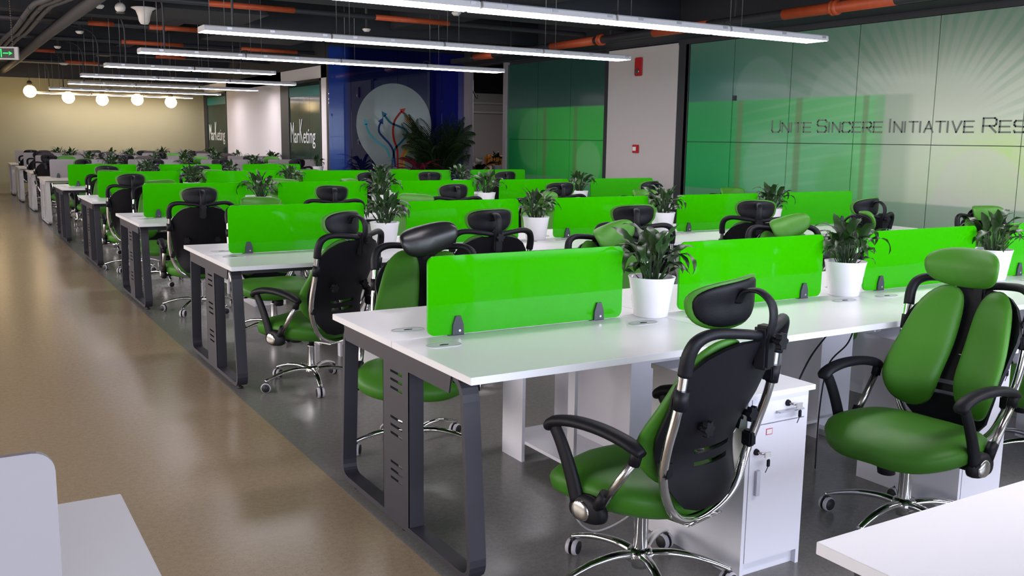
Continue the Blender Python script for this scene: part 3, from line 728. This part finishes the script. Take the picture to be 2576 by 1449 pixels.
# ------------------------------------------------------------------ chair
def bsurf(x, z):
    return -0.225-0.17*max(0,(z-0.45)/0.5)**1.25+1.55*x*x+0.028*math.exp(-((z-0.60)/0.09)**2)-0.02*math.exp(-((z-0.45)/0.05)**2)
def make_chair():
    e = empty('office_chair', (0,0,0), 0, 'x', 'chair')
    # seat
    def out(t):
        c, s = math.cos(t), math.sin(t); n = 2.6
        a = abs(c)**(2/n)*(1 if c>=0 else -1)*0.265; b = abs(s)**(2/n)*(1 if s>=0 else -1)*0.25
        return a, b
    def sf(a, b, t, r):
        z = 0.418+t+0.030*(a/0.26)**2*(1-0.4*r)
        if b > 0.08: z -= 0.9*(b-0.08)**2
        if b < -0.10: z -= 0.4*(b+0.10)**2
        z += 0.012*math.exp(-(a/0.07)**2)*max(0,b/0.25)
        return (a*(1+0.06*(b/0.25)), b+0.02, z)
    MB().pillow(out, 0.058, sf, 8, 44, 0.062, 3.5).ob('seat', M['green'], e)
    MB().box(-0.15,0.15,-0.15,0.15,0.378,0.396,0.006).ob('seat_pan', M['black'], e)
    # back shell
    zs_ = [0.405,0.42,0.465,0.51,0.535,0.55,0.575,0.59,0.63,0.68,0.73,0.77,0.80,0.84,0.88,0.905,0.92]
    wd = [0.07,0.12,0.160,0.180,0.190,0.196,0.203,0.206,0.214,0.220,0.224,0.232,0.232,0.212,0.180,0.14,0.09]
    bm = bmesh.new(); nc = 14; rows = []
    for z, w_ in zip(zs_, wd):
        rows.append([bm.verts.new((x, bsurf(x,z)-0.032, z)) for x in [w_*(-1+2*i/nc) for i in range(nc+1)]])
    for i in range(len(rows)-1):
        slot = i in (4,6)
        for j in range(nc):
            if slot and 4 <= j <= 9: continue
            bm.faces.new((rows[i][j],rows[i][j+1],rows[i+1][j+1],rows[i+1][j]))
    bmesh.ops.recalc_face_normals(bm, faces=bm.faces)
    bmesh.ops.solidify(bm, geom=bm.faces[:], thickness=0.012)
    me = bpy.data.meshes.new('back_shell'); bm.to_mesh(me); bm.free(); me.materials.append(M['black'])
    for p in me.polygons: p.use_smooth = True
    try: me.set_sharp_from_angle(angle=math.radians(50))
    except Exception: pass
    o = bpy.data.objects.new('back_shell', me); COL.objects.link(o); o.parent = e
    # two lobed back cushions
    base = [(-0.085,-0.10),(-0.092,0.03),(-0.086,0.155),(-0.058,0.208),(0.0,0.218),(0.052,0.170),(0.080,0.07),(0.098,-0.05),(0.090,-0.13),(0.055,-0.195),(-0.005,-0.215),(-0.06,-0.18)]
    ring = [ (p.x,p.y) for p in smooth([(a,b,0) for a,b in base][::-1], 4, True) ]
    def outk(sgn):
        def f(t):
            i = t/(2*PI)*len(ring); i0 = int(i)%len(ring); u = i-int(i); a, b = ring[i0], ring[(i0+1)%len(ring)]
            return (sgn*1.06*(a[0]*(1-u)+b[0]*u), a[1]*(1-u)+b[1]*u)
        return f
    for sgn in (-1,1):
        def kf(a, b, t, r, sgn=sgn):
            x = sgn*0.120+a; z = 0.702+b*1.04; return (x, bsurf(x,z)+0.012+t, z)
        MB().pillow(outk(sgn), 0.040, kf, 7, 44, 0.014, 4.0).ob('back_cushion', M['green'], e)
    # chrome frame loop
    half = [(0.236,-0.31,0.86),(0.240,-0.295,0.74),(0.236,-0.262,0.62),(0.215,-0.238,0.52),(0.172,-0.235,0.43),(0.10,-0.228,0.375),(0.0,-0.222,0.352)]
    pth = half+[(-a,b,c) for a,b,c in half[-2::-1]]
    MB().tube(smooth(pth,6), 0.0145, 12).ob('chrome_frame', M['chrome'], e)
    MB().box(-0.09,0.09,-0.245,-0.10,0.340,0.352,0.004).ob('frame_bracket', M['chrome'], e)
    # sleeves and clamps
    for s in (-1,1):
        MB().tube([(s*0.238,-0.300,0.745),(s*0.238,-0.308,0.80)], 0.020, 12).box(min(s*0.215,s*0.240),max(s*0.215,s*0.240),-0.315,-0.275,0.75,0.795,0.004).ob('sleeve', M['black'], e)
        MB().box(min(s*0.20,s*0.235),max(s*0.20,s*0.235),-0.262,-0.225,0.535,0.585,0.006).ob('lower_clip', M['black'], e)
    # top bar
    h2 = [(0.236,-0.31,0.84),(0.238,-0.322,0.895),(0.222,-0.338,0.935),(0.175,-0.360,0.953),(0.09,-0.392,0.947),(0.0,-0.405,0.935)]
    p2 = smooth(h2+[(-a,b,c) for a,b,c in h2[-2::-1]],5); n = len(p2)
    MB().tube(p2, [0.0205-0.006*math.sin(PI*i/(n-1))**2 for i in range(n)], 12).ob('top_bar', M['black'], e)
    MB().box(-0.024,0.024,-0.432,-0.385,0.84,0.965,0.008).ob('headrest_mount', M['black'], e)
    kb = MB().tube([(0.0,-0.425,0.925),(0.0,-0.455,0.925)],0.009,10)
    kn = [((0.021+0.004*math.cos(6*a))*math.cos(a),(0.021+0.004*math.cos(6*a))*math.sin(a)) for a in [2*PI*i/36 for i in range(36)]]
    kb.prism(kn, lambda a,b,h: (a,-0.452-h,0.925+b), 0.018).ob('knob', M['black'], e)
    for s in (-1,1):
        y_ = bsurf(0.12,0.66)-0.05
        MB().prism(kn, lambda a,b,h: (s*0.115+a,y_-0.012-h,0.67+b), 0.016).tube([(s*0.115,y_+0.01,0.67),(s*0.115,y_-0.014,0.67)],0.010,10).ob('knob', M['black'], e)
    # headrest strap, shell and cushion
    sp = smooth([(0,-0.412,0.90),(0,-0.432,0.975),(0,-0.425,1.03),(0,-0.385,1.062),(0,-0.34,1.055),(0,-0.318,1.02)],5)
    MB().tube(sp, 0.020, 10, flat=0.4, up=(0,1,0)).ob('headrest_arm', M['black'], e)
    def outh(t):
        c, s = math.cos(t), math.sin(t); n = 2.7
        a = abs(c)**(2/n)*(1 if c>=0 else -1)*0.145; b = abs(s)**(2/n)*(1 if s>=0 else -1)*0.079
        return (a*(1+0.06*(b/0.071)), b)
    def hy(a, b): return -0.300+2.6*a*a+0.06*b-1.0*max(0,b)**1.5
    MB().pillow(outh, 0.036, lambda a,b,t,r: (a, hy(a,b)+t, 1.015+b), 6, 40, 0.006, 3.0).ob('headrest_cushion', M['green'], e)
    MB().pillow(lambda t: tuple(q*0.90 for q in outh(t)), 0.018, lambda a,b,t,r: (a, hy(a,b)-0.004-t, 1.015+b), 5, 36, -0.002, 4.0).ob('headrest_shell', M['black'], e)
    # armrests
    for s in (-1,1):
        x = s*0.272
        ar = MB().tube(smooth([(x,0.035,0.40),(x,0.065,0.48),(x,0.105,0.56),(x,0.140,0.612)],4),[0.028-0.006*i/12 for i in range(13)],10,flat=0.6,up=(1,0,0))
        ar.tube(smooth([(x,0.162,0.596),(x,0.142,0.622),(x,0.06,0.640),(x,-0.05,0.640),(x,-0.15,0.624),(x,-0.205,0.602)],4),[0.018,0.023]+[0.028]*16+[0.025,0.022,0.018],10,flat=0.62)
        ar.tube([(x,-0.188,0.615),(x,-0.174,0.568)],0.018,10).ob('armrest', M['black'], e)
        MB().tube([(x,-0.176,0.578),(x,-0.062,0.42)],0.0135,10).ob('arm_strut', M['steel'], e)
        hub = MB().pillow(lambda t: (0.072*math.cos(t),0.052*math.sin(t)), 0.022, lambda a,b,t,r: (s*(0.270+t),-0.005+a,0.382+b*1.0), 4, 28, 0.022, 4.0).tube([(x,-0.075,0.455),(x,-0.045,0.405)],0.019,10)
        ho = hub.ob('arm_hub', M['black'], e)
        MB().pillow(lambda t: (0.036*math.cos(t),0.036*math.sin(t)), 0.010, lambda a,b,t,r: (s*(0.291+t),0.008+a,0.382+b), 4, 24, 0.004, 2.2).ob('hub_cap', M['steel'], ho)
        MB().box(min(s*0.10,s*0.28),max(s*0.10,s*0.28),-0.03,0.03,0.365,0.38,0.004).ob('arm_bracket', M['black'], e)
    # mechanism
    MB().box(-0.06,0.06,-0.12,0.12,0.318,0.378,0.012).ob('mechanism', M['black'], e)
    MB().lathe([(0.028,0.25),(0.033,0.255),(0.033,0.315),(0.026,0.33)],16,(0.0,0.135,0.0)).ob('tension_knob', M['black'], e)
    MB().tube(smooth([(0.05,-0.03,0.345),(0.13,-0.04,0.34),(0.20,-0.06,0.325)],4),[0.008]*5+[0.011,0.017,0.020,0.014],8,flat=0.6).ob('lever', M['black'], e)
    # column and star base
    MB().lathe([(0.028,0.055),(0.028,0.075),(0.032,0.08),(0.032,0.095),(0.026,0.10),(0.025,0.115),(0.025,0.245),(0.027,0.25)],20).ob('gas_column', M['chrome'], e)
    MB().lathe([(0.016,0.24),(0.016,0.33)],14).ob('piston', M['black'], e)
    MB().lathe([(0.034,0.075),(0.048,0.082),(0.050,0.108),(0.038,0.122),(0.028,0.126)],24).ob('base_hub', M['chrome'], e)
    for k in range(5):
        a = 2*PI*k/5+0.35; c, s = math.cos(a), math.sin(a)
        pts = [(0.03,0.104),(0.10,0.112),(0.18,0.105),(0.25,0.088),(0.305,0.068)]
        P = smooth([(c*r,s*r,z) for r,z in pts],4)
        MB().tube(P, [0.021-0.009*i/16 for i in range(17)], 10, flat=0.7).ob('base_leg', M['chrome'], e)
        cx, cy = c*0.298, s*0.298; b = a+1.1+k*0.7; d = (-math.sin(b), math.cos(b))   # wheel axis
        def ax(r, t, h, d=d, cx=cx, cy=cy): return (cx+d[0]*h+r*math.cos(t)*d[1], cy+d[1]*h-r*math.cos(t)*d[0], 0.030+r*math.sin(t))
        mb = MB(); rim = MB()
        for side in (-1,1):
            for (m__, prof) in ((mb,[(0.018,0.004),(0.029,0.004),(0.029,0.012),(0.0245,0.0225),(0.001,0.0235)]),(rim,[(0.0240,0.0225),(0.028,0.019),(0.0298,0.014),(0.0298,0.006)])):
                N = 18; vs = []; fs = []
                for (r, h) in prof:
                    for q in range(N): vs.append(ax(r, 2*PI*q/N, side*h))
                for i in range(len(prof)-1):
                    for q in range(N): fs.append((i*N+q,i*N+(q+1)%N,(i+1)*N+(q+1)%N,(i+1)*N+q))
                m__.add(vs, fs, True)
        mb.tube([(cx,cy,0.03),(cx,cy,0.068)],0.008,8).box(cx-0.014,cx+0.014,cy-0.014,cy+0.014,0.046,0.060,0.004)
        co = mb.ob('caster', M['wheel'], e); rim.ob('tyre', M['rim'], co)
    return e
chair = make_chair()
def warp(o):
    for c in o.children:
        for v in c.data.vertices:
            z = v.co.z
            if z > 0.25:
                k = min(1, (z-0.25)/0.08); v.co.x *= 1+0.055*k; v.co.y *= 1+0.055*k
                v.co.z = z-(0.048*min(1,(z-0.25)/0.11) if z < 0.40 else 0.048*max(0,(0.94-z)/0.54))
        warp(c)
warp(chair)
index_children(chair)
def variant(names, key):
    sw = {}
    for ch in [o for o in bpy.data.objects if o.type=='MESH' and o.data.name.split('.')[0] in names and o.parent and o.parent.name=='office_chair']:
        me = ch.data.copy(); me.materials.clear(); me.materials.append(M[key]); sw[ch.data.name] = me
    return sw
SW_BH = variant(('headrest_cushion',), 'black_leather')
SW_B = variant(('headrest_cushion','seat','back_cushion'), 'mauve')
SW_BG = variant(('headrest_cushion',), 'green')
def place_chair(x, y, deg, label, group, sw=None, head=None):
    # deg: world direction the chair faces
    rz = math.radians(deg-90)
    o = copy_tree(chair, (x,y,0), rz, label=label, group=group, swap=sw)
    if head:      # the headrest slides, turns and tips on its stalk
        dz, yaw, roll, tip = head
        p = Vector((0,-0.345,1.015)); T = Matrix.Translation
        mt = T(p+Vector((0,0,dz))) @ Matrix.Rotation(math.radians(yaw),4,'Z') @ Matrix.Rotation(math.radians(roll),4,'Y') @ Matrix.Rotation(math.radians(tip),4,'X') @ T(-p)
        for c in o.children:
            if c.name.startswith('headrest_cushion') or c.name.startswith('headrest_shell'): c.matrix_local = mt
            elif c.name.startswith('headrest_arm'): c.location.z = dz
    return o

# ------------------------------------------------------------------ plants
def leaf_mesh(name, length, width, lift, droop, pet, key, n=9, fold=0.25):
    # arching stalk + lance blade in the local +x direction
    P = []; x = z = 0; ang = lift; N = n+5
    for i in range(N+1):
        P.append((x,z,ang)); st = pet/5 if i < 5 else length/n
        x += math.cos(ang)*st; z += math.sin(ang)*st; ang -= droop*(0.35 if i < 5 else 1.0+i*0.06)/N
    vs = []; fs = []
    for i in range(N+1):
        x, z, a = P[i]; t = (i-5)/n
        w_ = 0.0028 if i < 5 else max(0.0012, width/2*(math.sin(PI*min(1,max(0,t))**0.75)**0.8)*(1-0.15*t))
        nx, nz = -math.sin(a), math.cos(a)
        up = w_*fold
        wob = 0.22*w_*math.sin(i*1.7+length*60)
        vs += [(x+nx*(up+wob),-w_,z+nz*(up+wob)),(x,0,z),(x+nx*(up-wob),w_,z+nz*(up-wob))]
    for i in range(N):
        a = i*3; fs += [(a,a+1,a+4,a+3),(a+1,a+2,a+5,a+4)]
    # underside stalk ribbon
    mb = MB().add(vs, fs, True)
    mb.tube([(P[i][0],0,P[i][1]-0.002) for i in range(6)],0.0026,5)
    return mb.mesh(name, M[key])
LEAVES = []
for i in range(8):
    LEAVES.append(leaf_mesh('leaf', random.uniform(0.12,0.19), random.uniform(0.042,0.066), 0, 0, 0.1, 'leaf'))
LV = []
specs = [(0.14,0.044,1.45,1.3,0.14),(0.16,0.046,1.45,2.2,0.14),(0.15,0.040,1.35,2.5,0.12),(0.18,0.044,1.4,2.9,0.15),(0.12,0.038,1.25,2.3,0.10),(0.12,0.046,1.5,0.8,0.15),(0.17,0.040,1.35,3.1,0.13),(0.11,0.036,1.15,2.2,0.08),(0.13,0.048,1.45,1.7,0.16)]
LV = [leaf_mesh('leaf', a,b,c,d,e_, 'leaf') for a,b,c,d,e_ in specs]
LVL = [leaf_mesh('leaf', 0.15,0.062,1.45,0.6,0.12,'leafl'), leaf_mesh('leaf', 0.13,0.055,1.35,1.3,0.11,'leafl')]
pot_me = MB().lathe([(0.0,0.0),(0.070,0.0),(0.074,0.004),(0.078,0.03),(0.0795,0.033),(0.083,0.062),(0.0845,0.065),(0.088,0.095),(0.0895,0.098),(0.094,0.135),(0.098,0.155),(0.102,0.170),(0.102,0.173),(0.098,0.173),(0.093,0.155),(0.086,0.135)],36).mesh('pot', M['pot'])
soil_me = MB().lathe([(0.0,0.128),(0.03,0.134),(0.06,0.131),(0.0875,0.127)],20).mesh('soil', M['soil'])
def make_plant(seed, nl, tall=1.0, lights=2):
    rnd = random.Random(seed)
    e = empty('potted_plant', (0,0,0), 0, 'x', 'potted plant')
    for nm, me in (('pot',pot_me),('soil',soil_me)):
        o = bpy.data.objects.new(nm, me); COL.objects.link(o); o.parent = e
    for k in range(nl):
        light = k < lights
        me = (LVL if light else LV)[rnd.randrange(2 if light else len(LV))]
        o = bpy.data.objects.new('leaf', me); COL.objects.link(o); o.parent = e
        a = k*2.39996+rnd.uniform(-0.4,0.4); r = rnd.uniform(0.005,0.035)
        s = rnd.uniform(0.85,1.18)*tall
        o.location = (r*math.cos(a), r*math.sin(a), 0.128); o.rotation_euler = (rnd.uniform(-0.35,0.35), rnd.uniform(-0.25,0.2), a); o.scale = (s,s,s)
    index_children(e)
    return e
plants = [make_plant(1,42,1.0,1), make_plant(5,38,1.02,3), make_plant(9,44,0.98,2), make_plant(14,26,0.9,2)]
def place_plant(x, y, z, v, rz, label, group, s=1.0):
    o = copy_tree(plants[v], (x,y,z), rz, label=label, group=group); o.scale = (s,s,s); return o

# ------------------------------------------------------------------ fill the rows
rowx = [0.0,-0.004,0.0,0.015,-0.005,0.02,0.045,0.025,0.02]
rowy = [k*PT for k in range(9)]
rowy[1] = 2.87; rowy[4] = 11.6; rowy[5] = 14.47; rowy[6] = 17.5; rowy[7] = 20.3; rowy[8] = 22.9
rowy[2] = 5.83; rowy[3] = 8.80; 
nun = [5,5,5,5,3,4,4,4,4]
for k in range(9):
    white = k >= 5
    desk(k, nun[k], rowy[k], rowx[k], False, white, ('long white topped desk island, %s, on %s leg frames' % (rowname[k], 'white' if white else 'charcoal')))
    for j in range(nun[k]):
        x = rowx[k]+0.148+j*L; y = rowy[k]+W/2
        copy_tree(white_s if white else green_s, (x,y,TOPZ), label='%s desk screen, %s, %s' % ('frosted white' if white else 'lime green', rowname[k], U[j]),
                  group='%s desk screens' % ('frosted white' if white else 'lime green'))
# pots stand at the joints between units
pp = []
for k in range(9):
    for j in range(nun[k] if k < 5 else nun[k]):
        if j == nun[k]-1 and k != 0 and k<5 : continue
        pp.append((k,j))
jn = ['first','second','third','fourth','fifth']
for (k,j) in pp:
    v = (k*2+j*3+(1 if k==1 else 0)) % (3 if k < 4 else 4)
    x = rowx[k]+(j+1)*L-0.03; y = rowy[k]+W/2-0.03
    if k >= 5: x -= 0.1
    if k == 0 and j == 4: continue
    place_plant(x, y, TOPZ, v, (k*1.7+j*2.3), 'leafy plant in white pot, %s, after the %s screen from the aisle' % (rowname[k], jn[j]), 'potted plants on the desks', 1.0 if k < 5 else 1.05)

# chairs ------------------------------------------------------------
G1 = 'green office chairs'; 
place_chair(0.575,-0.165,103, 'green office chair seen from behind, nearest in the foreground', G1, None, (0.0,-8,-6,4))
place_chair(1.775,-0.315,184, 'green office chair turned to show its split green back, right foreground', G1)
place_chair(3.05,-0.15,150, 'green office chair cut by the right picture edge', G1)
# far side of the front row
place_chair(0.50,1.46,238, 'green office chair with a black headrest, behind the front row aisle end', G1, SW_BH, (-0.03,28,12,14))
AR = [
 (1.82,1.46,262,'behind the plant after the first front row screen'),(3.18,1.46,252,'behind the second front row screen, facing the viewer'),(4.12,1.42,300,'behind the third front row screen, headrest tipped sideways'),(5.60,1.60,262,'behind the fourth front row screen at the far right'),
 # near side of the second row
 (0.46,2.86,114,'seen from behind at the second row aisle end'),(1.50,2.72,80,'seen from behind, second place of the second row'),(2.70,2.66,58,'seen from behind, third place of the second row'),(3.95,2.72,50,'seen from behind, fourth place of the second row'),(4.86,2.70,92,'seen from behind, last place of the second row'),
 # far side of the second row
 (0.70,4.40,268,'facing the viewer behind the first second row screen'),(1.98,4.40,262,'facing the viewer behind the second second row screen'),(3.25,4.42,262,'facing the viewer behind the third second row screen'),(4.45,4.42,265,'facing the viewer behind the fourth second row screen'),(5.62,4.45,262,'facing the viewer behind the fifth second row screen'),
 # near side of the third row
 (0.44,5.68,84,'seen square from behind at the third row aisle end'),(1.60,5.62,76,'seen from behind, second place of the third row'),(2.78,5.62,78,'seen from behind, third place of the third row'),(4.02,5.62,70,'seen from behind, fourth place of the third row'),(5.02,5.62,100,'seen from behind, last place of the third row'),
 (0.50,7.40,265,'facing the viewer behind the first third row screen'),(1.78,7.40,258,'facing the viewer behind the second third row screen'),(2.70,7.35,300,'turned aside behind the third third row screen'),
 (0.38,8.55,85,'seen from behind at the fourth row aisle end'),(2.95,8.55,110,'seen from behind, third place of the fourth row'),(4.02,8.55,65,'seen from behind, fourth place of the fourth row'),(5.12,8.55,70,'seen from behind, last place of the fourth row'),
 (0.46,10.35,266,'facing the viewer behind the first fourth row screen'),(1.74,10.35,262,'facing the viewer behind the second fourth row screen'),(3.10,10.35,262,'facing the viewer behind the third fourth row screen'),(4.50,10.35,262,'facing the viewer behind the fourth fourth row screen'),
 (0.50,11.35,88,'seen from behind at the fifth row aisle end'),(1.75,11.35,80,'seen from behind, second place of the fifth row'),
 (0.62,13.2,265,'facing the viewer behind the first fifth row screen'),(3.4,13.25,262,'facing the viewer behind the last fifth row screen'),
]
hr = random.Random(11)
for i, (x, y, a, lb) in enumerate(AR):
    hd = (-0.065,hr.uniform(-8,8),hr.uniform(-4,4),18) if 180 < a < 360 else (-0.01,hr.uniform(-8,8),hr.uniform(-3,3),hr.uniform(-4,6))
    if i == 0: hd = (-0.075,18,14,26)
    if i == 1: hd = (-0.07,10,12,24)
    if i == 2: hd = (-0.05,10,0,20)
    place_chair(x, y, a, 'green office chair '+lb, G1, None, hd)
G2 = 'dark office chairs of the white desk rows'
DK = []
for k in range(5,9):
    for j in range(4):
        DK.append((k, 0.45+j*L+random.uniform(-0.1,0.1), rowy[k]-0.10, 88+random.uniform(-25,25), 'near'))
        if k < 8: DK.append((k, 0.5+j*L+random.uniform(-0.1,0.1), rowy[k]+W+0.2, 268+random.uniform(-20,20), 'far'))
for k, x, y, a, sd in DK:
    j = int(x/L)
    gr = (k,j,sd) in ((5,0,'near'),(5,0,'far'),(5,2,'far'),(6,2,'far'),(5,3,'far'))
    place_chair(x, y, a, '%s office chair on the %s side of the %s, %s' % ('green' if gr else 'dark', sd, rowname[k], U[j] if j<4 else 'last'), G1 if gr else G2, None if gr else SW_B)

# under-desk storage ------------------------------------------------
G3 = 'white pedestal cabinets'
for k, xs in ((0,(0.882,2.10,3.34,4.58)),):
    for i, x in enumerate(xs):
        copy_tree(cab, (x,-0.33,0), 0, label=['white pedestal cabinet with hanging keys, beside the foreground chair','white pedestal cabinet behind the split back green chair','white pedestal cabinet at the right edge of the picture','white pedestal cabinet furthest right under the front row'][i], group=G3)
        copy_tree(cpu, (x-0.03,0.64,0), 0, label=['white open computer shelf under the front row, aisle end','white open computer shelf under the second place of the front row','white open computer shelf under the third place of the front row','white open computer shelf under the fourth place of the front row'][i], group='white computer shelves')
        copy_tree(cab, (x+0.30+0.35,W+0.02,0), PI, label=['first','second','third','fourth'][i]+' white pedestal cabinet from the aisle on the far side of the front row', group=G3)
for k in (1,2,3):
    for i in range(4 if k<3 else 2):
        copy_tree(cab, (0.90+i*L+{2:-0.12,3:0.75}.get(i,0),rowy[k]-0.165,0), 0, label='white pedestal cabinet under the %s, %s' % (rowname[k], ['first from the aisle','second from the aisle','third from the aisle','fourth from the aisle'][i]), group=G3)
        if k<3: copy_tree(cpu, (0.88+i*L,rowy[k]+0.62,0), 0, label='white open computer shelf under the %s, %s' % (rowname[k], ['first from the aisle','second from the aisle','third from the aisle','fourth from the aisle'][i]), group='white computer shelves')
# cables
def cable(pts, r, m_, lb): thing(MB().tube(smooth(pts,8), r, 6), 'cable', M[m_], lb, 'cable')
cable([(1.56,0.62,0.72),(1.47,0.62,0.60),(1.42,0.62,0.40),(1.43,0.64,0.2),(1.40,0.66,0.004)],0.004,'cord','black cable hanging under the desk behind the foreground chair')
cable([(1.59,0.60,0.72),(1.50,0.60,0.58),(1.45,0.60,0.38),(1.46,0.62,0.2),(1.48,0.64,0.004)],0.004,'cord','second black cable hanging under the desk behind the foreground chair')
cable([(2.35,0.5,0.72),(2.2,0.45,0.62),(2.0,0.4,0.50),(1.93,0.42,0.3),(1.95,0.45,0.004)],0.004,'cord','black cable slung under the desk left of the split back chair')
cable([(2.2,0.3,0.72),(2.12,0.28,0.60),(2.02,0.30,0.50),(1.98,0.3,0.3),(2.0,0.32,0.004)],0.0035,'cord','thin black cable beside the slung one under the desk')
cable([(0.62,0.30,0.20),(0.60,0.26,0.08),(0.68,0.24,0.006),(0.80,0.20,0.05),(0.87,0.2,0.12)],0.004,'cordw','white cable looping on the floor behind the foreground chair')

# copies made from templates: drop the templates
def kill(o):
    for c in list(o.children): kill(c)
    bpy.data.objects.remove(o)
for t in [green_s, white_s, cab, cpu, chair]+plants: kill(t)

# foreground desks -----------------------------------------------------
desk(0, 3, -1.395-W, -0.012, False, False, 'white desk in the bottom right corner, nearest the viewer')
desk(0, 2, -0.505-W, -1.112-2*L, True, False, 'white desk in the bottom left corner across the aisle')
e = make_screen('frost', 0.918, 'frosted white desk screen with rounded corner, bottom left of the picture'); e.location = (-1.28-0.918,-0.505-W/2,TOPZ); e['group'] = 'frosted white desk screens'

# plants by the blue glass wall ----------------------------------------
def frond(length, nlf, droop):
    mb = MB(); P = []; x = z = 0; a = 1.5
    for i in range(13):
        P.append(Vector((x,0,z))); x += math.cos(a)*length/12; z += math.sin(a)*length/12; a -= droop/12
    mb.tube(P, [0.007-0.005*i/12 for i in range(13)], 5)
    for i in range(nlf):
        t = 3+9*i/nlf; i0 = int(t); p = P[min(12,i0)].lerp(P[min(12,i0+1)], t-i0); L_ = 0.27*math.sin(PI*(0.15+0.8*i/nlf))
        for s in (-1,1):
            d = Vector((0.62,s*0.72,0.12)).normalized(); q = p+d*L_*0.5+Vector((0,0,0.01)); tip = p+d*L_-Vector((0,0,L_*0.35)); wv = Vector((0.013,-s*0.004,0.004))
            mb.add([p,q+wv,tip,q-wv],[(0,1,2,3)])
    return mb.mesh('frond', M['palm'])
fr = [frond(0.9,22,1.2), frond(0.8,20,1.8), frond(1.0,24,0.8)]
e = empty('areca_palm', (6.88,14.0,0), 0, 'tall dark palm in front of the blue glass wall', 'plant')
MB().lathe([(0.16,0),(0.20,0.36),(0.21,0.38),(0.19,0.38),(0.18,0.34)],24).ob('pot', M['pot'], e)
MB().lathe([(0.0,0.34),(0.18,0.34)],20).ob('soil', M['soil'], e)
rnd = random.Random(3)
for k in range(14):
    a = k*2.4; MB().tube([(0.09*math.cos(a),0.09*math.sin(a),0.33),(0.16*math.cos(a),0.16*math.sin(a),rnd.uniform(0.8,1.2))],0.012,6).ob('cane', M['bark'], e)
for k in range(84):
    o = bpy.data.objects.new('frond', fr[k%3]); COL.objects.link(o); o.parent = e; a = k*2.4+rnd.uniform(-.3,.3)
    o.location = (0.14*math.cos(a),0.14*math.sin(a),rnd.uniform(0.55,1.2)); o.rotation_euler = (rnd.uniform(-.3,.3),rnd.uniform(-0.35,0.25),a); s = rnd.uniform(0.75,1.05); o.scale = (s,s,s)
def bush(name, loc, n, key, h, wd, label, lift=1.0, scale=1.0, pot='pot'):
    e = empty(name, loc, 0, label, 'plant')
    MB().lathe([(0.12,0),(0.15,0.26),(0.16,0.28),(0.145,0.28),(0.14,0.25)],24).ob('pot', M[pot], e)
    MB().lathe([(0.0,0.25),(0.138,0.25)],16).ob('soil', M['soil'], e)
    MB().tube([(0,0,0.24),(0,0,0.24+h*0.55)],0.014,8).ob('stem', M['bark'], e)
    ms = [leaf_mesh('leaf', h*0.55, wd, lift, 1.5, 0.03, key), leaf_mesh('leaf', h*0.5, wd*0.9, lift*0.8, 1.9, 0.03, key)]
    for k in range(n):
        o = bpy.data.objects.new('leaf', ms[k%2]); COL.objects.link(o); o.parent = e; a = k*2.4
        o.location = (0,0,0.27+h*0.5*k/n); o.rotation_euler = (rnd.uniform(-.3,.3),rnd.uniform(-.2,.2),a)
    return e
bush('cordyline', (6.27,13.6,0), 50, 'redleaf', 1.3, 0.075, 'crimson leaved plant left of the tall palm', 1.1)
bush('rubber_plant', (8.95,16.15,0), 26, 'palm', 1.22, 0.17, 'broad dark leaved plant inside the opening beside the palm', 1.0)
# furniture in the room beyond the opening
def armchair(name, loc, rz, label):
    e = empty(name, loc, rz, label, 'sofa')
    MB().box(-0.45,0.45,-0.40,0.30,0.12,0.44,0.05).ob('seat', M['yellow'], e); MB().box(-0.45,0.45,0.28,0.45,0.12,1.12,0.05).ob('backrest', M['yellow'], e)
    for s in (-1,1):
        MB().box(min(s*0.45,s*0.58),max(s*0.45,s*0.58),-0.40,0.45,0.10,0.62,0.04).ob('armrest', M['yellow'], e)
        for y in (-0.34,0.36): MB().lathe([(0.02,0),(0.025,0.12)],10,(s*0.5,y,0)).ob('leg', M['frame'], e)
armchair('tall_back_sofa', (10.3,17.2,0), math.radians(-20), 'orange yellow sofa in the room beyond the opening')
armchair('tall_back_sofa', (11.6,18.4,0), math.radians(-20), 'second orange yellow sofa further back beyond the opening')
o = make_plant(21,20,1.0,0); o.location = (9.12,15.55,0.70); o['label'] = 'small potted plant on a stool in the room beyond the opening'; o.scale = (1.35,1.35,1.35)
e = empty('side_table', (9.10,15.55,0), 0, 'small dark side table beyond the opening', 'table')
MB().lathe([(0.22,0.68),(0.22,0.70)],24).ob('table_top', M['frame'], e)
for a in (0.3,2.4,4.5): MB().tube([(0.17*math.cos(a),0.17*math.sin(a),0),(0.12*math.cos(a),0.12*math.sin(a),0.68)],0.012,8).ob('leg', M['frame'], e)
area('room_light', (10.5,17.0,2.9), (0,0,0), 1.5, 1.5, 22, (1.0,0.88,0.84))
# wall bracket with two horn fixtures on the far room's pier
e = empty('wall_ornament', (9.35,17.55,2.75), 0, 'dark twisted metal ornament high on the pier beyond the opening', 'ornament')
MB().prism([(-0.09,-0.25),(0.05,-0.28),(0.12,0.1),(0.02,0.28),(-0.1,0.2)], lambda a,b,h: (a,-h,b), 0.03).ob('plate', M['socket'], e)
MB().tube(smooth([(0.05,-0.03,0.05),(0.18,-0.06,-0.12),(0.30,-0.06,-0.30),(0.34,-0.06,-0.22)],5),0.018,7).ob('branch', M['frame'], e)
